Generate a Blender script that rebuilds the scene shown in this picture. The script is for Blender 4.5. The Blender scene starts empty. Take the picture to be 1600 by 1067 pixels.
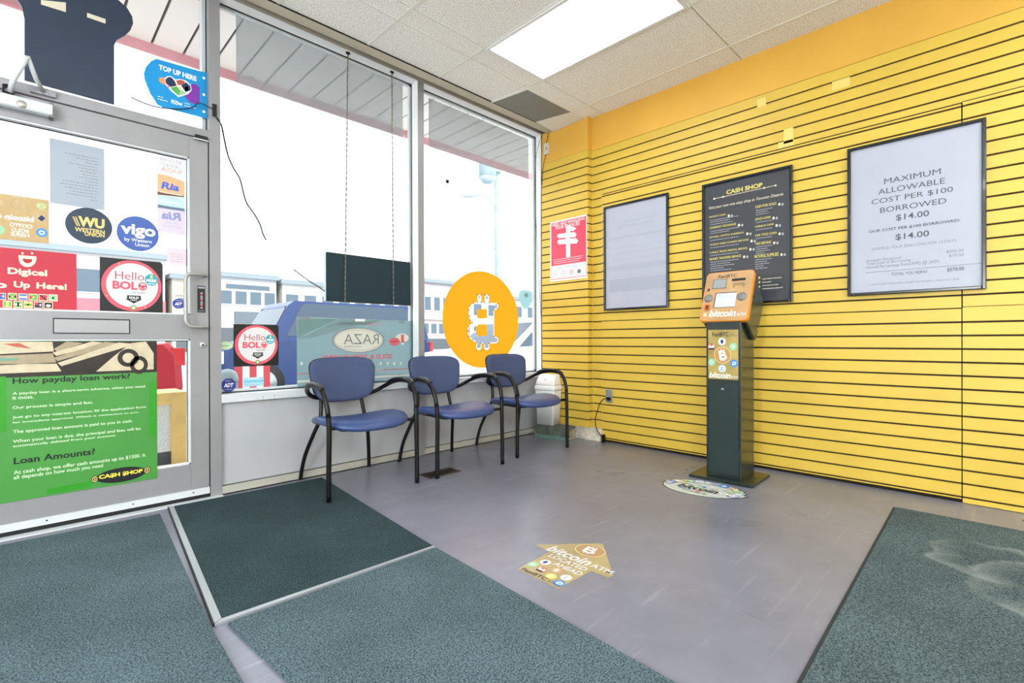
import bpy, math, random
from mathutils import Vector, Matrix
random.seed(7)
C = bpy.context.scene.collection
SC = bpy.context.scene
rad = math.radians

# ---------------------------------------------------------------- camera
F, YAW, PITCH, ROLL = 770.99, .7809, .0025, -.0032
CAMZ = .93
def _rot():
    cy, sy = math.cos(YAW), math.sin(YAW)
    R = Matrix(((cy, -sy, 0), (0, 0, -1), (sy, cy, 0)))
    cp, sp = math.cos(PITCH), math.sin(PITCH)
    cr, sr = math.cos(ROLL), math.sin(ROLL)
    return Matrix(((cr, -sr, 0), (sr, cr, 0), (0, 0, 1))) @ Matrix(((1, 0, 0), (0, cp, -sp), (0, sp, cp))) @ R
RM = _rot()
cam_data = bpy.data.cameras.new('camera')
cam_data.sensor_width = 36
cam_data.lens = F / 1600 * 36
cam_data.clip_start = .02
cam_data.clip_end = 400
cam = bpy.data.objects.new('camera', cam_data)
C.objects.link(cam)
m = Matrix.Identity(4)
for i in range(3):
    m[i][0] = RM[0][i]; m[i][1] = -RM[1][i]; m[i][2] = -RM[2][i]
m[2][3] = CAMZ
cam.matrix_world = m
SC.camera = cam

# ---------------------------------------------------------------- light
SKY = 2.6
w = bpy.data.worlds.new('sky'); SC.world = w; w.use_nodes = True
bg = w.node_tree.nodes['Background']
bg.inputs[0].default_value = (.90, .96, 1, 1); bg.inputs[1].default_value = SKY
sd = bpy.data.lights.new('sun', 'SUN'); sd.energy = 3.0; sd.angle = rad(6); sd.color = (1, .97, .92)
sun = bpy.data.objects.new('sun', sd); C.objects.link(sun)
sun.rotation_euler = (rad(50), 0, rad(-20))
def area(loc, sx, sy, e, rot=(0, 0, 0), col=(.90, .965, 1)):
    a = bpy.data.lights.new('ceiling_lamp', 'AREA'); a.shape = 'RECTANGLE'; a.size = sx; a.size_y = sy; a.energy = e; a.color = col
    o = bpy.data.objects.new('ceiling_lamp', a); o.location = loc; o.rotation_euler = rot; C.objects.link(o); return o
LAMP = 30
for x, y in ((2.65, -1.05), (.21, -.43), (-1.6, .8), (-1.6, -2.4), (.82, -2.9), (2.65, -3.4)):
    area((x, y, 2.985), .58, 1.18, LAMP)
def fill_point(loc, e, r=.18, col=(.90, .965, 1)):
    a = bpy.data.lights.new('fill_light', 'POINT'); a.energy = e; a.shadow_soft_size = r; a.color = col
    o = bpy.data.objects.new('fill_light', a); o.location = loc; C.objects.link(o)
FILL_E = 165  # unseen fill lights, added to lift the ceiling brightness
fill_point((-2.3, .4, 1.45), FILL_E); fill_point((-2.2, -2.2, 1.45), FILL_E)
for x0, x1, z0, z1 in ((-.23, .69, .22, 2.0), (-.33, .79, 2.18, 3.0), (.85, 2.26, .61, 3.02), (2.32, 3.75, .61, 3.02)):
    a = bpy.data.lights.new('window_portal', 'AREA'); a.shape = 'RECTANGLE'; a.size = x1 - x0; a.size_y = z1 - z0; a.cycles.is_portal = True
    o = bpy.data.objects.new('window_portal', a); o.location = ((x0 + x1) / 2, 3.49, (z0 + z1) / 2); o.rotation_euler = (rad(-90), 0, 0); C.objects.link(o)
vs = SC.view_settings
vs.view_transform = 'Standard'; vs.look = 'None'; vs.gamma = 1; vs.use_curve_mapping = False
vs.exposure = 0.32

# ---------------------------------------------------------------- pixel -> point on a plane of the place
def ray(px, py):
    return RM.transposed() @ Vector(((px - 800) / F, (py - 533.5) / F, 1))
def PX(px, py, x): d = ray(px, py); return d * (x / d.x) + Vector((0, 0, CAMZ))
def PY(px, py, y): d = ray(px, py); return d * (y / d.y) + Vector((0, 0, CAMZ))
def PZ(px, py, z): d = ray(px, py); return d * ((z - CAMZ) / d.z) + Vector((0, 0, CAMZ))

# ---------------------------------------------------------------- materials
def lin(c):
    if isinstance(c, str):
        c = c.lstrip('#'); c = [int(c[i:i + 2], 16) / 255 for i in (0, 2, 4)]
    return tuple((v / 12.92 if v <= .04045 else ((v + .055) / 1.055) ** 2.4) for v in c)
_m = {}
def mat(name, col, rough=.5, metal=0, var=.0, vscale=6, bump=0, bscale=60, trans=0, emit=0, spec=.5, coat=0, soft=0):
    """trans = see-through share, soft = share of light let through diffusely"""
    if name in _m: return _m[name]
    M = bpy.data.materials.new(name); M.use_nodes = True; nt = M.node_tree; N = nt.nodes; L = nt.links
    b = N['Principled BSDF']; c = lin(col)
    b.inputs['Base Color'].default_value = (*c, 1); b.inputs['Roughness'].default_value = rough; b.inputs['Metallic'].default_value = metal
    b.inputs['Specular IOR Level'].default_value = spec; b.inputs['Coat Weight'].default_value = coat
    tc = N.new('ShaderNodeTexCoord')
    if var:
        n = N.new('ShaderNodeTexNoise'); n.inputs['Scale'].default_value = vscale; n.inputs['Detail'].default_value = 5
        r = N.new('ShaderNodeValToRGB'); r.color_ramp.elements[0].position = .3; r.color_ramp.elements[1].position = .7
        r.color_ramp.elements[0].color = (*[v * (1 - var) for v in c], 1); r.color_ramp.elements[1].color = (*[min(1, v * (1 + var)) for v in c], 1)
        L.new(tc.outputs['Object'], n.inputs['Vector']); L.new(n.outputs[0], r.inputs[0]); L.new(r.outputs[0], b.inputs['Base Color'])
    if bump:
        n = N.new('ShaderNodeTexNoise'); n.inputs['Scale'].default_value = bscale; n.inputs['Detail'].default_value = 3
        bp = N.new('ShaderNodeBump'); bp.inputs['Strength'].default_value = bump; bp.inputs['Distance'].default_value = .01
        L.new(tc.outputs['Object'], n.inputs['Vector']); L.new(n.outputs[0], bp.inputs['Height']); L.new(bp.outputs[0], b.inputs['Normal'])
    if emit:
        b.inputs['Emission Color'].default_value = (*c, 1); b.inputs['Emission Strength'].default_value = emit
    out = N['Material Output']; cur = b.outputs[0]
    if soft:
        t = N.new('ShaderNodeBsdfTranslucent'); t.inputs[0].default_value = (*[v ** .5 for v in c], 1)
        mx = N.new('ShaderNodeMixShader'); mx.inputs[0].default_value = soft; L.new(cur, mx.inputs[1]); L.new(t.outputs[0], mx.inputs[2]); cur = mx.outputs[0]
    if trans:
        t = N.new('ShaderNodeBsdfTransparent')
        mx = N.new('ShaderNodeMixShader'); mx.inputs[0].default_value = trans; L.new(cur, mx.inputs[1]); L.new(t.outputs[0], mx.inputs[2]); cur = mx.outputs[0]
    if cur != b.outputs[0]: L.new(cur, out.inputs[0])
    _m[name] = M; return M
def glass(name='window_glass', tint=(.97, .985, .98)):
    if name in _m: return _m[name]
    M = bpy.data.materials.new(name); M.use_nodes = True; nt = M.node_tree; N = nt.nodes; L = nt.links
    N.remove(N['Principled BSDF'])
    t = N.new('ShaderNodeBsdfTransparent'); t.inputs[0].default_value = (*tint, 1)
    g = N.new('ShaderNodeBsdfGlossy'); g.inputs['Roughness'].default_value = .02
    f = N.new('ShaderNodeFresnel'); f.inputs[0].default_value = 1.3
    ge = N.new('ShaderNodeNewGeometry'); iv = N.new('ShaderNodeMath'); iv.operation = 'SUBTRACT'; iv.inputs[0].default_value = 1; L.new(ge.outputs['Backfacing'], iv.inputs[1])
    mu = N.new('ShaderNodeMath'); mu.operation = 'MULTIPLY'; L.new(f.outputs[0], mu.inputs[0]); L.new(iv.outputs[0], mu.inputs[1])   # reflect once, on the face the ray enters
    mx = N.new('ShaderNodeMixShader'); L.new(mu.outputs[0], mx.inputs[0]); L.new(t.outputs[0], mx.inputs[1]); L.new(g.outputs[0], mx.inputs[2])
    L.new(mx.outputs[0], N['Material Output'].inputs[0]); _m[name] = M; return M

YEL = mat('yellow_slat_paint', '#D8B646', .42, var=.045, vscale=3, bump=.03, bscale=30)
ORA = mat('yellow_plain_paint', '#E2AE45', .45, var=.05, vscale=2.2, bump=.03, bscale=30)
GAP_SHADE = mat('dark_gap_shade', '#1c1608', .9)  # black for open gaps and for painted shadow lines
ALU = mat('brushed_aluminium', '#97979B', .42, .25, var=.05, vscale=4)
ALU2 = mat('pale_aluminium', '#CFD3D7', .4, .0, var=.04, vscale=4)
GASK = mat('black_gasket', '#0f1114', .6)
KICK = mat('grey_panel_paint', '#B2B4B9', .38, var=.05, vscale=2.5)
BEIGE = mat('beige_trim_paint', '#C4BBA8', .55, var=.08, vscale=5)
BLK = mat('black_satin', '#0d1013', .35)
BLKG = mat('black_gloss_frame', '#0b0d12', .22, coat=.3)
WHT = mat('white_paper', '#E6E8EE', .6)
GLS = glass()

# ---------------------------------------------------------------- mesh builder
WL = {}
def wl(o): return WL.get(o.name, Vector((0, 0, 0)))
class MB:
    def __init__(s, T=None): s.v = []; s.f = []; s.mi = []; s.ms = []; s.sm = []; s.T = T
    def _m(s, m):
        if m not in s.ms: s.ms.append(m)
        return s.ms.index(m)
    def add(s, vs, fs, m, smooth=False):
        k = len(s.v); T = s.T
        s.v += [tuple(T @ Vector(p)) if T else tuple(p) for p in vs]
        i = s._m(m)
        for f in fs: s.f.append([k + a for a in f]); s.mi.append(i); s.sm.append(smooth)
        return s
    def box(s, x0, x1, y0, y1, z0, z1, m):
        vs = [(x, y, z) for x in (x0, x1) for y in (y0, y1) for z in (z0, z1)]
        return s.add(vs, [(0, 1, 3, 2), (4, 6, 7, 5), (0, 4, 5, 1), (2, 3, 7, 6), (0, 2, 6, 4), (1, 5, 7, 3)], m)
    def rbox(s, x0, x1, y0, y1, z0, z1, r, m, axis='z', n=4, smooth=False):
        """box with rounded edges along one axis"""
        def rr(a0, a1, b0, b1):
            P = []
            for cx, cy, t in ((a1 - r, b1 - r, 0), (a0 + r, b1 - r, 90), (a0 + r, b0 + r, 180), (a1 - r, b0 + r, 270)):
                for k in range(n + 1):
                    a = rad(t + 90 * k / n); P.append((cx + r * math.cos(a), cy + r * math.sin(a)))
            return P
        if axis == 'z': P = rr(x0, x1, y0, y1); f = lambda p, h: (p[0], p[1], h); h0, h1 = z0, z1
        elif axis == 'y': P = rr(x0, x1, z0, z1); f = lambda p, h: (p[0], h, p[1]); h0, h1 = y0, y1
        else: P = rr(y0, y1, z0, z1); f = lambda p, h: (h, p[0], p[1]); h0, h1 = x0, x1
        k = len(P)
        return s.add([f(p, h0) for p in P] + [f(p, h1) for p in P], [tuple(range(k)), tuple(range(k, 2 * k))] + [(i, (i + 1) % k, (i + 1) % k + k, i + k) for i in range(k)], m, smooth)
    def prism(s, pts, d, m, smooth=False):
        """pts: closed 3D outline, d: extrusion vector"""
        k = len(pts); d = Vector(d); a = [Vector(p) for p in pts]
        vs = a + [p + d for p in a]
        return s.add(vs, [tuple(range(k)), tuple(range(2 * k - 1, k - 1, -1))] + [(i, (i + 1) % k, (i + 1) % k + k, i + k) for i in range(k)], m, smooth)
    def tube(s, pts, r, m, n=10, closed=False, rs=None):
        pts = [Vector(p) for p in pts]; K = len(pts); vs = []; fs = []
        up = None
        for i, p in enumerate(pts):
            if closed: t = pts[(i + 1) % K] - pts[i - 1]
            else: t = pts[min(i + 1, K - 1)] - pts[max(i - 1, 0)]
            t.normalize()
            if up is None:
                up = Vector((0, 0, 1)) if abs(t.z) < .9 else Vector((1, 0, 0))
            sx = t.cross(up).normalized(); up = sx.cross(t).normalized()
            rr = rs[i] if rs else r
            for k in range(n):
                a = 2 * math.pi * k / n; vs.append(p + (sx * math.cos(a) + up * math.sin(a)) * rr)
        for i in range(K if closed else K - 1):
            j = (i + 1) % K
            for k in range(n):
                fs.append((i * n + k, i * n + (k + 1) % n, j * n + (k + 1) % n, j * n + k))
        if not closed: fs += [tuple(range(n - 1, -1, -1)), tuple(range((K - 1) * n, K * n))]
        return s.add(vs, fs, m, True)
    def cyl(s, a, b, r, m, n=20, r2=None):
        return s.tube([a, b], r, m, n, rs=[r, r if r2 is None else r2])
    def grid(s, rows, m, close_u=False, smooth=True, caps=False):
        k = len(rows[0]); vs = [p for r in rows for p in r]; fs = []
        for i in range(len(rows) - 1):
            for j in range(k if close_u else k - 1):
                fs.append((i * k + j, i * k + (j + 1) % k, (i + 1) * k + (j + 1) % k, (i + 1) * k + j))
        if caps: fs += [tuple(range(k - 1, -1, -1)), tuple(range((len(rows) - 1) * k, len(rows) * k))]
        return s.add(vs, fs, m, smooth)
    def build(s, name, parent=None, label=None, kind=None, cat=None, group=None, bevel=0, local=False):
        me = bpy.data.meshes.new(name)
        if parent is not None and not local: off = wl(parent)
        elif parent is None and not local:
            xs = [p[0] for p in s.v]; ys = [p[1] for p in s.v]; zs = [p[2] for p in s.v]
            off = Vector(((min(xs) + max(xs)) / 2, (min(ys) + max(ys)) / 2, min(zs)))
        else: off = Vector((0, 0, 0))
        me.from_pydata([(p[0] - off.x, p[1] - off.y, p[2] - off.z) for p in s.v], [], s.f)
        for m_ in s.ms: me.materials.append(m_)
        me.polygons.foreach_set('material_index', s.mi); me.polygons.foreach_set('use_smooth', s.sm); me.update()
        import bmesh
        bm = bmesh.new(); bm.from_mesh(me); bmesh.ops.recalc_face_normals(bm, faces=bm.faces); bm.to_mesh(me); bm.free()
        o = bpy.data.objects.new(name, me); C.objects.link(o)
        if parent is not None: o.parent = parent; WL[o.name] = wl(parent)
        else: o.location = off; WL[o.name] = off
        if bevel:
            b = o.modifiers.new('bevel', 'BEVEL'); b.width = bevel; b.segments = 2; b.limit_method = 'ANGLE'; b.angle_limit = rad(50)
        tag(o, label, cat, group, kind)
        return o
def tag(o, label=None, cat=None, group=None, kind=None):
    if label: o['label'] = label
    if cat: o['category'] = cat
    if group: o['group'] = group
    if kind: o['kind'] = kind
    return o
def thing(name, label, cat, loc=(0, 0, 0), rz=0, group=None, kind=None):
    o = bpy.data.objects.new(name, None); C.objects.link(o); o.empty_display_size = .1
    o.location = loc; o.rotation_euler = (0, 0, rz); WL[o.name] = Vector(loc)
    return tag(o, label, cat, group, kind)
def struct(name, mb, parent=None, **k):
    return mb.build(name, parent, kind='structure' if parent is None else None, **k)
def copy_tree(o, parent=None):
    c = o.copy(); C.objects.link(c)
    if parent is not None: c.parent = parent
    for ch in [x for x in bpy.data.objects if x.parent == o]: copy_tree(ch, c)
    return c

# ---------------------------------------------------------------- flat printed things
_tcache = {}
def text_mesh(s, bold, shear):
    k = (s, bold, shear)
    if k not in _tcache:
        cu = bpy.data.curves.new('lettering', 'FONT'); cu.body = s; cu.size = 1; cu.offset = bold; cu.shear = shear; cu.resolution_u = 3
        o = bpy.data.objects.new('lettering', cu); C.objects.link(o)
        bpy.context.view_layer.update()
        me = bpy.data.meshes.new_from_object(o.evaluated_get(bpy.context.evaluated_depsgraph_get()))
        vs = [(v.co.x, v.co.y) for v in me.vertices]; fs = [tuple(p.vertices) for p in me.polygons]
        bpy.data.objects.remove(o); bpy.data.curves.remove(cu); bpy.data.meshes.remove(me)
        _tcache[k] = (vs, fs)
    return _tcache[k]
AX = {'front': (Vector((1, 0, 0)), Vector((0, 0, 1)), Vector((0, -1, 0))),
      'right': (Vector((0, -1, 0)), Vector((0, 0, 1)), Vector((-1, 0, 0))),
      'floor': (Vector((0, -1, 0)), Vector((1, 0, 0)), Vector((0, 0, 1)))}
class Plane:
    """a printing surface: axis name + offset, or explicit origin/U/V/N"""
    def __init__(s, axis, c, axes=None, origin=None):
        s.U, s.V, s.N = axes if axes else AX[axis]
        s.O = origin if origin is not None else {'front': Vector((0, c, 0)), 'right': Vector((c, 0, 0)), 'floor': Vector((0, 0, c))}[axis]
    def uv(s, px, py):
        d = ray(px, py); o = Vector((0, 0, CAMZ)); t = (s.O - o).dot(s.N) / d.dot(s.N); p = o + d * t - s.O
        return (p.dot(s.U), p.dot(s.V))
    def P(s, u, v, d=0): return s.O + s.U * u + s.V * v + s.N * d
def slope(pl, px, py):
    """how steeply the plane's level lines run in the photo at this spot"""
    u, v = pl.uv(px, py); d = RM @ (pl.P(u + .02, v) - Vector((0, 0, CAMZ))); return (533.5 + F * d.y / d.z - py) / (800 + F * d.x / d.z - px)
def ell_uv(pl, x0, y0, x1, y1):
    cx, cy = (x0 + x1) / 2, (y0 + y1) / 2; a, h = abs(x1 - x0) / 2, abs(y1 - y0) / 2; k = slope(pl, cx, cy); b = math.sqrt(max(h * h - (k * a) ** 2, .3 * h * h))
    l, r, t, d = pl.uv(cx - a, cy - k * a), pl.uv(cx + a, cy + k * a), pl.uv(cx, cy - b), pl.uv(cx, cy + b)
    return (l[0], d[1], r[0], t[1])
class Ink:
    """flat print on a plane; q = quad in pixels or uv"""
    def __init__(s, pl, px=True, d0=.0005): s.pl = pl; s.px = px; s.mb = MB(); s.d = d0
    def c(s, p): return s.pl.uv(*p) if s.px else p
    def lift(s, d=.0004): s.d += d; return s
    def poly(s, pts, m):
        s.mb.add([s.pl.P(*s.c(p), s.d) for p in pts], [tuple(range(len(pts)))], m); return s
    def rect(s, x0, y0, x1, y1, m):
        a = s.c((x0, y0)); b = s.c((x1, y1))
        s.mb.add([s.pl.P(u, v, s.d) for u, v in ((a[0], a[1]), (b[0], a[1]), (b[0], b[1]), (a[0], b[1]))], [(0, 1, 2, 3)], m); return s
    def ell(s, x0, y0, x1, y1, m, n=40, inner=None, a0=0, a1=360):
        r = ell_uv(s.pl, x0, y0, x1, y1) if s.px else (x0, y0, x1, y1); a = r[:2]; b = r[2:]; cx, cy = (a[0] + b[0]) / 2, (a[1] + b[1]) / 2; rx, ry = abs(b[0] - a[0]) / 2, abs(b[1] - a[1]) / 2
        full = abs(a1 - a0) >= 360
        ang = [rad(a0 + (a1 - a0) * k / n) for k in range(n if full else n + 1)]
        P = [(cx + rx * math.cos(t), cy + ry * math.sin(t)) for t in ang]
        if inner is None: s.mb.add([s.pl.P(*p, s.d) for p in P], [tuple(range(len(P)))], m)
        else:
            Q = [(cx + rx * inner * math.cos(t), cy + ry * inner * math.sin(t)) for t in ang]; k = len(P)
            s.mb.add([s.pl.P(*p, s.d) for p in P + Q], [(i, (i + 1) % k, (i + 1) % k + k, i + k) for i in range(k if full else k - 1)], m)
        return s
    def text(s, t, x0, y0, x1, y1, m, bold=0, shear=0, flip=False, exact=False):
        """fits t into the box from lower-left (x0,y0) to upper-right (x1,y1)"""
        vs, fs = text_mesh(t, bold, shear)
        if not vs: return s
        if s.px and not exact:
            k = slope(s.pl, (x0 + x1) / 2, (y0 + y1) / 2) * (x1 - x0)
            if k > 0: y0 -= k; y1 += k; e = .45 * k; y0 += e * .5; y1 -= e * .5
        a = s.c((x0, y0)); b = s.c((x1, y1))
        X0 = min(v[0] for v in vs); X1 = max(v[0] for v in vs); Y0 = min(v[1] for v in vs); Y1 = max(v[1] for v in vs)
        W = (b[0] - a[0]) / (X1 - X0); H = (b[1] - a[1]) / (Y1 - Y0)
        s.mb.add([s.pl.P((b[0] - (x - X0) * W) if flip else (a[0] + (x - X0) * W), a[1] + (y - Y0) * H, s.d) for x, y in vs], fs, m); return s
    def greek(s, x0, y0, x1, y1, m, seed=0, h=.0045):
        """a line of print too small to read: a row of word-long dashes"""
        a = s.c((x0, y0)); b = s.c((x1, y1))
        if not s.px: h = abs(b[1] - a[1])
        q = (a[1] + b[1] - h) / 2; a = (a[0], q); b = (b[0], q + h); R = random.Random(int(seed) + int(x0 * 7 + y0 * 13)); u = a[0]
        while u < b[0] - h:
            l = min(R.uniform(1.2, 4.5) * h, b[0] - u)
            s.mb.add([s.pl.P(p, q, s.d) for p, q in ((u, a[1]), (u + l, a[1]), (u + l, b[1]), (u, b[1]))], [(0, 1, 2, 3)], m); u += l + .7 * h
        return s
    def coin(s, x0, y0, x1, y1, m, flip=False, shear=.0):
        """the currency sign: a B with two prongs above and below"""
        a = s.c((x0, y0)); b = s.c((x1, y1)); w_ = b[0] - a[0]; h = b[1] - a[1]; px = s.px; s.px = False
        s.text('B', a[0], a[1] + h * .12, b[0], b[1] - h * .12, m, .03, shear, flip)
        for k in (.3, .58):
            if flip: k = 1 - k - .14
            for q in (0, .86):
                s.rect(a[0] + w_ * k, a[1] + h * q, a[0] + w_ * (k + .14), a[1] + h * (q + .14), m)
        s.px = px; return s
    def build(s, name, parent, label=None): return s.mb.build(name, parent, label)
def sheet(name, label, cat, pl, pts, m, thick=.0015, px=True, group=None, parent=None):
    """a flat thing (sticker, poster...) with its outline on the plane; front face lies `thick` towards the viewer"""
    P = [pl.P(*(pl.uv(*p) if px else p)) for p in pts]
    return MB().prism(P, pl.N * thick, m).build(name, parent, label, None, cat, group)
def rect_pts(x0, y0, x1, y1): return [(x0, y0), (x1, y0), (x1, y1), (x0, y1)]
def uvrect(pl, x0, y0, x1, y1):
    a = pl.uv(x0, y0); b = pl.uv(x1, y1); return [(a[0], a[1]), (b[0], a[1]), (b[0], b[1]), (a[0], b[1])]
def over(pl, d): return Plane(None, 0, (pl.U, pl.V, pl.N), pl.O + pl.N * d)
def ellpts(x0, y0, x1, y1, n=48):
    return [((x0 + x1) / 2 + (x1 - x0) / 2 * math.cos(2 * math.pi * k / n), (y0 + y1) / 2 + (y1 - y0) / 2 * math.sin(2 * math.pi * k / n)) for k in range(n)]
def ink_m(name, col, soft=0): return mat('ink_' + name, col, .55, soft=soft)
I_W = ink_m('white', '#EEF0F2'); I_K = ink_m('black', '#111318'); I_R = ink_m('red', '#D43A4C'); I_Y = ink_m('yellow', '#DDCD6C')
I_O = ink_m('orange', '#EE9A2E'); I_B = ink_m('blue', '#2F62B8'); I_G = ink_m('green', '#57A64F'); I_DG = ink_m('grey', '#55585F'); I_LG = ink_m('pale_grey', '#A6A9B4')
I_TEAL = ink_m('teal', '#1FA0B4'); I_NAVY = ink_m('navy', '#1B2A55'); I_CR = ink_m('cream', '#E9E1C2')

S, W, G, CEIL = 3.348, 3.80, 3.435, 3.01
XL, YB = -3.0, -4.0

# ---------------------------------------------------------------- room shell
def floor_mat():
    M = bpy.data.materials.new('painted_concrete'); M.use_nodes = True; nt = M.node_tree; N = nt.nodes; L = nt.links; b = N['Principled BSDF']
    tc = N.new('ShaderNodeTexCoord')
    def noise(sc, det, vec=None, dist=0):
        n = N.new('ShaderNodeTexNoise'); n.inputs['Scale'].default_value = sc; n.inputs['Detail'].default_value = det; n.inputs['Distortion'].default_value = dist
        L.new(vec or tc.outputs['Object'], n.inputs['Vector']); return n.outputs[0]
    def ramp(src, stops):
        r = N.new('ShaderNodeValToRGB'); e = r.color_ramp.elements
        while len(e) < len(stops): e.new(.5)
        for k, (p, c) in enumerate(stops): e[k].position = p; e[k].color = (*c, 1)
        L.new(src, r.inputs[0]); return r.outputs[0]
    def mixc(a, c, fac, mode='MIX'):
        x = N.new('ShaderNodeMix'); x.data_type = 'RGBA'; x.blend_type = mode
        if isinstance(fac, float): x.inputs[0].default_value = fac
        else: L.new(fac, x.inputs[0])
        L.new(a, x.inputs[6])
        if isinstance(c, tuple): x.inputs[7].default_value = (*c, 1)
        else: L.new(c, x.inputs[7])
        return x.outputs[2]
    base = ramp(noise(1.3, 5), [(.25, lin('#6C6D7B')), (.5, lin('#777886')), (.8, lin('#828393'))])
    fine = ramp(noise(9, 8), [(.25, (.86, .86, .88)), (.75, (1.06, 1.05, 1.04))])
    c = mixc(base, fine, .8, 'MULTIPLY')
    mp = N.new('ShaderNodeMapping'); mp.inputs['Rotation'].default_value = (0, 0, .9); mp.inputs['Scale'].default_value = (1.5, 22, 1); L.new(tc.outputs['Object'], mp.inputs[0])
    sc = ramp(noise(1.4, 3, mp.outputs[0], .2), [(.62, (0, 0, 0)), (.82, (1, 1, 1))])
    c = mixc(c, lin('#A9A7B0'), mixc(sc, (0, 0, 0), .55))
    mp2 = N.new('ShaderNodeMapping'); mp2.inputs['Rotation'].default_value = (0, 0, -.35); mp2.inputs['Scale'].default_value = (3, 14, 1); mp2.inputs['Location'].default_value = (3, 7, 0); L.new(tc.outputs['Object'], mp2.inputs[0])
    dk = ramp(noise(1.0, 2, mp2.outputs[0], .1), [(.56, (0, 0, 0)), (.9, (1, 1, 1))])
    c = mixc(c, lin('#6A6263'), mixc(dk, (0, 0, 0), .6))
    L.new(c, b.inputs['Base Color'])
    rr = ramp(noise(2, 2), [(0, (.2, .2, .2)), (1, (.42, .42, .42))]); L.new(rr, b.inputs['Roughness'])
    bp = N.new('ShaderNodeBump'); bp.inputs['Strength'].default_value = .04; bp.inputs['Distance'].default_value = .01
    L.new(noise(14, 2), bp.inputs['Height']); L.new(bp.outputs[0], b.inputs['Normal'])
    return M
FLO = floor_mat()
def tile_mat():
    M = bpy.data.materials.new('ceiling_tile_speckle'); M.use_nodes = True; nt = M.node_tree; N = nt.nodes; L = nt.links; b = N['Principled BSDF']
    tc = N.new('ShaderNodeTexCoord'); n = N.new('ShaderNodeTexNoise'); n.inputs['Scale'].default_value = 120; n.inputs['Detail'].default_value = 2
    L.new(tc.outputs['Object'], n.inputs['Vector'])
    r = N.new('ShaderNodeValToRGB'); e = r.color_ramp.elements; e[0].position = .34; e[0].color = (*lin('#BEBBB2'), 1); e[1].position = .46; e[1].color = (*lin('#F5F4F1'), 1)
    L.new(n.outputs[0], r.inputs[0]); L.new(r.outputs[0], b.inputs['Base Color']); b.inputs['Roughness'].default_value = .9
    bp = N.new('ShaderNodeBump'); bp.inputs['Strength'].default_value = .3; bp.inputs['Distance'].default_value = .004
    L.new(n.outputs[0], bp.inputs['Height']); L.new(bp.outputs[0], b.inputs['Normal']); return M
TILE = tile_mat()
PLASTER = mat('off_white_wall_paint', '#D8D4CA', .6, var=.03)
GRIDW = mat('ceiling_grid_white', '#E4E2DA', .45)
DIRTY = mat('chipped_white_base', '#CFC7B8', .8, var=.35, vscale=18)

struct('floor', MB().box(XL, W + .05, YB, S + .12, -.12, 0, FLO))
struct('wall_left', MB().box(XL - .2, XL, YB - .2, S + .12, -.12, 3.4, PLASTER))
struct('wall_back', MB().box(XL, W + .3, YB - .2, YB, -.12, 3.4, PLASTER))

ceil = struct('ceiling', MB().box(XL - .2, W + .3, YB, 3.18, CEIL, 3.4, TILE).box(XL - .2, W + .3, 3.18, S + .15, 3.14, 3.4, PLASTER))
g = MB()
gx = [1.735 - .61 * k for k in range(8)][::-1] + [2.345, 2.955, 3.565]
gy = [1.394 + .0, .174, -1.046, -2.266, -3.486, 2.625, 2.79]
for x in gx: g.box(x - .011, x + .011, YB, 3.18, CEIL - .004, CEIL, GRIDW).box(x + .011, x + .0135, YB, 3.18, CEIL - .0005, CEIL + .001, GAP_SHADE)
for y in gy: g.box(XL, W, y - .004, y + .004, CEIL - .0042, CEIL, GRIDW).box(XL, W, y + .004, y + .0095, CEIL - .0006, CEIL + .001, GAP_SHADE)  # dark strips beside the bars paint in their shadow lines
g.build('ceiling_grid', ceil)
t = MB().box(XL, W - .06, 3.175, 3.262, 2.998, 3.012, BEIGE).box(XL, W - .06, 3.255, 3.262, 3.012, 3.14, BEIGE).box(XL, W - .06, 3.172, 3.175, 3.0, 3.01, GAP_SHADE)
struct('trim_1', t, label='beige angle strip along the window side of the ceiling')

# --- yellow slatted wall
GZ = lambda k: .034 + .0762 * k
def slats(mb, x, xb, y0, y1, z0, z1, inset_y=0):
    zs = [z0] + [GZ(k) for k in range(0, 40) if z0 + .008 < GZ(k) < z1 - .012] + [z1]
    for i in range(len(zs) - 1):
        a = zs[i] + (.0055 if i else 0); b = zs[i + 1] - (.0055 if i < len(zs) - 2 else 0)
        mb.box(x, xb, y0, y1, a, b, YEL)
    mb.box(x + .011, xb - .0005, y0 + inset_y, y1 - .0005, z0 + .001, z1 - .001, mat('slat_groove', '#38290C', .8))
    return mb
wr = struct('wall_right', MB().box(W + .02, W + .3, YB, S + .12, -.12, 3.4, PLASTER).box(W, W + .02, YB, 2.76, 2.703, CEIL, ORA))
slats(MB(), W, W + .02, YB, 2.76, .11, 2.70).build('slat_panel', wr)
pm = slats(MB(), 3.735, W + .019, 2.76, S - .006, .115, 2.70, inset_y=.011); pm.box(3.735, W + .02, 2.76, S - .006, 2.7015, CEIL, ORA)
pm.build('corner_pillar', wr)
for (y0, y1, z0, z1) in ((.1935, 2.638, .022, 1.100), (.1935, 2.638, 1.107, 2.260), (YB, .1885, .003, 1.108), (YB, .1875, 1.113, 2.266)):
    slats(MB(), 3.775, W - .0005, y0, y1, z0, z1).build('slat_panel', wr)
MB().box(3.79, W + .02, YB, 2.64, 0, .11, GAP_SHADE).box(3.788, W - .0002, .1, 2.6375, 1.0995, 1.1075, GAP_SHADE).box(3.79, W - .0002, .185, .197, .03, 2.26, GAP_SHADE).box(3.778, W - .0001, .19, 2.63, 2.2602, 2.268, GAP_SHADE).box(3.778, W - .0001, YB, .19, 2.2662, 2.272, GAP_SHADE).build('dark_recess', wr)  # black strips paint in the shadow gaps at the panel edges
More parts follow.
